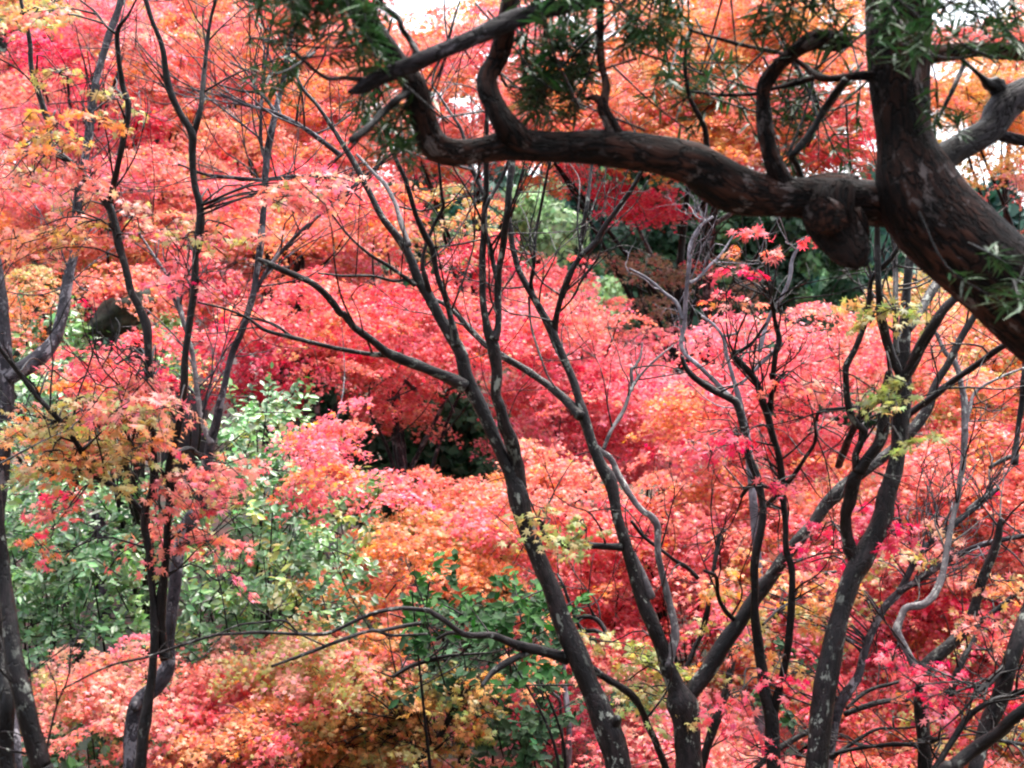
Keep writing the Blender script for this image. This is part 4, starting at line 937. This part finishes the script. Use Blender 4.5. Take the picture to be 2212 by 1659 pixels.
def bush(name, depth, label, rects, cols, size, cov, group=None, thick=.7, twig=True, cat='bush', spec=None):
    xs = np.mean([(r[0] + r[2]) / 2 for r in rects]); yb = max(r[3] for r in rects)
    X = at(xs, yb, depth)
    root = empty(name, (X[0], depth, ground_z(X[0], depth)), label, cat, group)
    L = Leaves(OVAL)
    tw = Tubes()
    k = TANW * depth / 2212
    b0 = np.array(root.location)
    for (x0, y0, x1, y1) in rects:
        area = (x1 - x0) * (y1 - y0) * k * k
        n = max(3, int(area * cov * 3.6 / .05))
        C = centers_in((x0, y0, x1, y1), depth, thick, n)
        ym = -((y0 + y1) / 2 - 829.5) * k
        C *= (1 + np.clip((C[:, 2:3] - ym) / (200 * k) * .14, -.2, .2))
        for c in C:
            m = rng.integers(12, 22)
            d = norm(rng.normal(0, 1, 3) + np.array([0, 0, .5]))
            ln = rng.uniform(.15, .32)
            s = rng.random(m)
            T_ = norm(d + rng.normal(0, .8, (m, 3)))
            P = c + d * (s * ln)[:, None] + T_ * size * .6
            N = norm(np.array([0, -.6, 1.]) + rng.normal(0, .5, (m, 3)))
            col = np.array(cols[rng.integers(len(cols))]) * rng.uniform(.8, 1.25)
            L.add(P, N, T_, size * rng.uniform(.65, 1.25, m), jitter(np.repeat(col[None], m, 0), .2, .15))
            if rng.random() < .35:
                tw.add([c - d * .25, c, c + d * ln], [.005, .004, .002], 4, 0, step=.1)
        for _ in range(min(4, max(1, n // 40))):
            e = C[rng.integers(len(C))]
            s0 = b0 + np.array([rng.uniform(x0 - xs, x1 - xs) * k, rng.uniform(-.4, .4), -.1])
            s0[2] = ground_z(s0[0], s0[1]) - .1
            tw.add([s0, s0 * .5 + e * .5 + rng.normal(0, .1, 3), e], [.014, .010, .004], 6, .05)
    L.build('foliage', M_CAMELLIA if name == 'camellia' else M_BROAD, root)
    o = tw.build('stems', M_BARK_DK, root)
    o['kind'] = 'stuff'
    return L.count()
G1, G2, G3, G4 = (.13, .26, .105), (.085, .19, .075), (.18, .32, .10), (.36, .40, .11)
tot += bush('green_bush', 10.2, 'large bright green glossy bush left of the middle, under the crimson maple', [(480, 890, 660, 1120), (540, 860, 620, 930), (400, 1060, 760, 1330), (380, 1300, 780, 1420)], [G1, G1, G3, G2, G2, G1, G4], .072, 3.0, 'green bushes on the left')
tot += bush('green_bush', 10.3, 'wide grey-green bush filling the left edge below the mottled limb', [(-60, 1010, 330, 1260), (-60, 1220, 330, 1420), (20, 800, 110, 1010)], [G1, G2, G3, G1], .072, 2.8, 'green bushes on the left')
tot += bush('green_bush', 12.5, 'small pale green bush between the dark zigzag stems on the left', [(330, 700, 410, 840), (60, 690, 190, 800)], [G1, G3], .09, 3.0, 'green bushes on the left')
tot += bush('green_bush', 9.6, 'dark leafy bush at the bottom left corner between the coral leaves', [(60, 1500, 300, 1720), (300, 1480, 420, 1720), (560, 1560, 720, 1720), (740, 1420, 880, 1560)], [G2, G1], .085, 2.2, 'green bushes on the left')
tot += bush('camellia', 7.9, 'dark green camellia with round leaves in the lower middle, behind the low bough', [(880, 1260, 1180, 1330), (870, 1320, 1200, 1430), (1060, 1420, 1200, 1480)], [(.018, .07, .013), (.013, .052, .011), (.03, .095, .018)], .072, 1.2, None, .45, True, 'shrub')
tot += bush('camellia', 9.2, 'dark broadleaf shrub at the bottom middle among the red leaves', [(1000, 1480, 1230, 1600), (1000, 1580, 1180, 1700), (900, 1380, 1080, 1480), (1300, 1500, 1400, 1560), (1640, 1430, 1720, 1540), (900, 1290, 1220, 1480)], [(.02, .055, .02), (.035, .075, .035)], .08, 1.3, None, .5, True, 'shrub')
tot += bush('green_bush', 10.6, 'sprig of shiny light green leaves in the middle beside the dark conifer gap', [(780, 1030, 830, 1060), (750, 1180, 810, 1230)], [G3, G4], .085, 2.2, None, .3)
tot += bush('green_bush', 12, 'green undergrowth bush on the lower right between the stems', [(1660, 1380, 1760, 1480), (1850, 1290, 1950, 1330), (1700, 1470, 1760, 1540), (1560, 1120, 1660, 1180)], [G1, G2, G3], .085, 2.0, None, .5)

# ------------------------------------------------------------------ rock, roof, ground
def simple_mat(name, stops, scale, rough=.9, bump=.5):
    m, t, out = new_mat(name)
    tc = t.nodes.new('ShaderNodeTexCoord')
    n = noise(t, tc.outputs['Object'], scale, 8, .65)
    c = ramp(t, n, stops)
    p = t.nodes.new('ShaderNodeBsdfPrincipled')
    p.inputs['Roughness'].default_value = rough
    t.links.new(c, p.inputs['Base Color'])
    b = t.nodes.new('ShaderNodeBump')
    b.inputs['Strength'].default_value = bump
    b.inputs['Distance'].default_value = .05
    t.links.new(n, b.inputs['Height'])
    t.links.new(b.outputs[0], p.inputs['Normal'])
    t.links.new(p.outputs[0], out.inputs[0])
    return m
M_ROCK = simple_mat('mossy_rock', [(.36, (.004, .005, .003)), (.52, (.014, .017, .009)), (.66, (.05, .055, .035))], 7)
M_GROUND = simple_mat('leaf_litter', [(.3, (.008, .010, .005)), (.47, (.016, .03, .010)), (.53, (.06, .022, .014)), (.66, (.15, .045, .03))], 2.2)
M_ROOF = simple_mat('grey_roof_tile', [(.3, (.10, .12, .16)), (.7, (.2, .23, .29))], 5, .5, .2)
M_BEAM = simple_mat('dark_timber', [(.3, (.01, .011, .014)), (.7, (.03, .03, .035))], 8)
M_WALLP = simple_mat('plaster', [(.3, (.35, .34, .33)), (.7, (.45, .44, .42))], 3, .9, .1)

def rock(depth, x, y, rx, ry, label):
    c = at(x, y, depth)
    k = TANW * depth / 2212
    nu, nv = 40, 24
    u, v = np.meshgrid(np.linspace(0, 2 * np.pi, nu, endpoint=False), np.linspace(.02, np.pi - .02, nv))
    d = np.stack([np.cos(u) * np.sin(v), np.sin(u) * np.sin(v), np.cos(v)], -1)
    q = 1 + .13 * np.sin(d[..., 0] * 4 + 1) * np.sin(d[..., 2] * 5) + .08 * np.sin(d[..., 0] * 9 + d[..., 1] * 7) + .06 * np.sin(d[..., 2] * 17 + d[..., 0] * 11) * np.sin(d[..., 1] * 13) + .05 * np.abs(np.sin(d[..., 0] * 14 + d[..., 2] * 9))
    q *= np.where(d[..., 2] < -.1, .9, 1)
    g = float(ground_z(c[0], c[1]))
    V = d * q[..., None] * np.array([rx * k, rx * k * .8, ry * k])
    V = V.reshape(-1, 3) + c
    V[:, 2] += (V[:, 0] - c[0]) * .45
    idx = np.arange(nu * nv).reshape(nv, nu)
    F = np.stack([idx[:-1], np.roll(idx, -1, 1)[:-1], np.roll(idx, -1, 1)[1:], idx[1:]], -1).reshape(-1, 4)
    o = mesh_obj('mossy_rock', V, [F], M_ROCK, None, True)
    tag(o, label, 'rock')
rock(12.3, 262, 680, 70, 42, 'dark mossy rock under the crimson leaves at the left')

def box(V, F, x0, x1, y0, y1, z0, z1):
    n = len(V)
    V += [(x0, y0, z0), (x1, y0, z0), (x1, y1, z0), (x0, y1, z0), (x0, y0, z1), (x1, y0, z1), (x1, y1, z1), (x0, y1, z1)]
    F += [(n, n + 3, n + 2, n + 1), (n + 4, n + 5, n + 6, n + 7), (n, n + 1, n + 5, n + 4), (n + 1, n + 2, n + 6, n + 5), (n + 2, n + 3, n + 7, n + 6), (n + 3, n, n + 4, n + 7)]

def pavilion():
    Y = 27.0
    a, b = at(352, 318, Y), at(392, 270, Y)           # the visible verge slopes up to the right
    g = float(ground_z(a[0], Y))
    root = empty('garden_pavilion', (b[0], Y + 2, g), 'garden building glimpsed at the upper left, grey roof with a dark sloping verge', 'building')
    L = (b - a)[[0, 2]]; u = L / np.linalg.norm(L)
    eave = np.array([a[0], a[2]]) - u * .9
    ridge = np.array([b[0], b[2]]) + u * .5
    other = np.array([2 * ridge[0] - eave[0], eave[1]])
    def slab(p, q, t0, t1, y0, y1):
        n = np.array([-(q - p)[1], (q - p)[0]]); n = n / np.linalg.norm(n)
        if n[1] < 0: n = -n
        c = [p + n * t0, q + n * t0, q + n * t1, p + n * t1]
        V = [(v[0], y0, v[1]) for v in c] + [(v[0], y1, v[1]) for v in c]
        return np.array(V), [np.array([(0, 1, 2, 3), (4, 7, 6, 5), (0, 4, 5, 1), (1, 5, 6, 2), (2, 6, 7, 3), (3, 7, 4, 0)])]
    for p, q in ((eave, ridge), (other, ridge)):
        mesh_obj('roof', *slab(p, q, .06, .16, Y - .05, Y + 4), M_ROOF, root)
        mesh_obj('verge_board', *slab(p, q, -.16, .055, Y - .12, Y + .02), M_BEAM, root)
    V, F = [], []
    box(V, F, eave[0] + .7, other[0] - .7, Y + .25, Y + 3.8, g - .2, eave[1] + .25)
    n = len(V)
    gx0, gx1 = eave[0] + .7, other[0] - .7
    mesh_obj('wall', V, [F], M_WALLP, root)
    zt = eave[1] + .252
    V = np.array([(gx0, Y + .25, zt), (gx1, Y + .25, zt), (ridge[0], Y + .25, ridge[1] - .25), (gx0, Y + 3.8, zt), (gx1, Y + 3.8, zt), (ridge[0], Y + 3.8, ridge[1] - .25)])
    mesh_obj('gable', V, [np.array([(0, 1, 2), (3, 5, 4)]), np.array([(0, 2, 5, 3), (1, 4, 5, 2), (0, 3, 4, 1)])], M_WALLP, root)
    V, F = [], []
    box(V, F, b[0] - .45, b[0] + .45, Y + .2, Y + .248, g, g + 1.9)
    mesh_obj('door', V, [F], M_BEAM, root)
pavilion()

def ground():
    xs = np.concatenate([[-300, -150, -90], np.linspace(-60, 60, 121), [90, 150, 300]])
    ys = np.concatenate([[-60, -30], np.linspace(-18, 80, 140), [95, 120, 180, 300]])
    X, Yg = np.meshgrid(xs, ys)
    Z = ground_z(X, np.minimum(Yg, 62)) + .03 * np.sin(X * 3.1) * np.sin(Yg * 2.7)
    V = np.stack([X, Yg, Z], -1).reshape(-1, 3)
    idx = np.arange(len(xs) * len(ys)).reshape(len(ys), len(xs))
    F = np.stack([idx[:-1, :-1], idx[:-1, 1:], idx[1:, 1:], idx[1:, :-1]], -1).reshape(-1, 4)
    o = mesh_obj('ground', V, [F], M_GROUND, None, True)
    tag(o, 'leaf-littered mossy hillside ground', 'ground', None, 'structure')
ground()

print('LEAVES', tot)
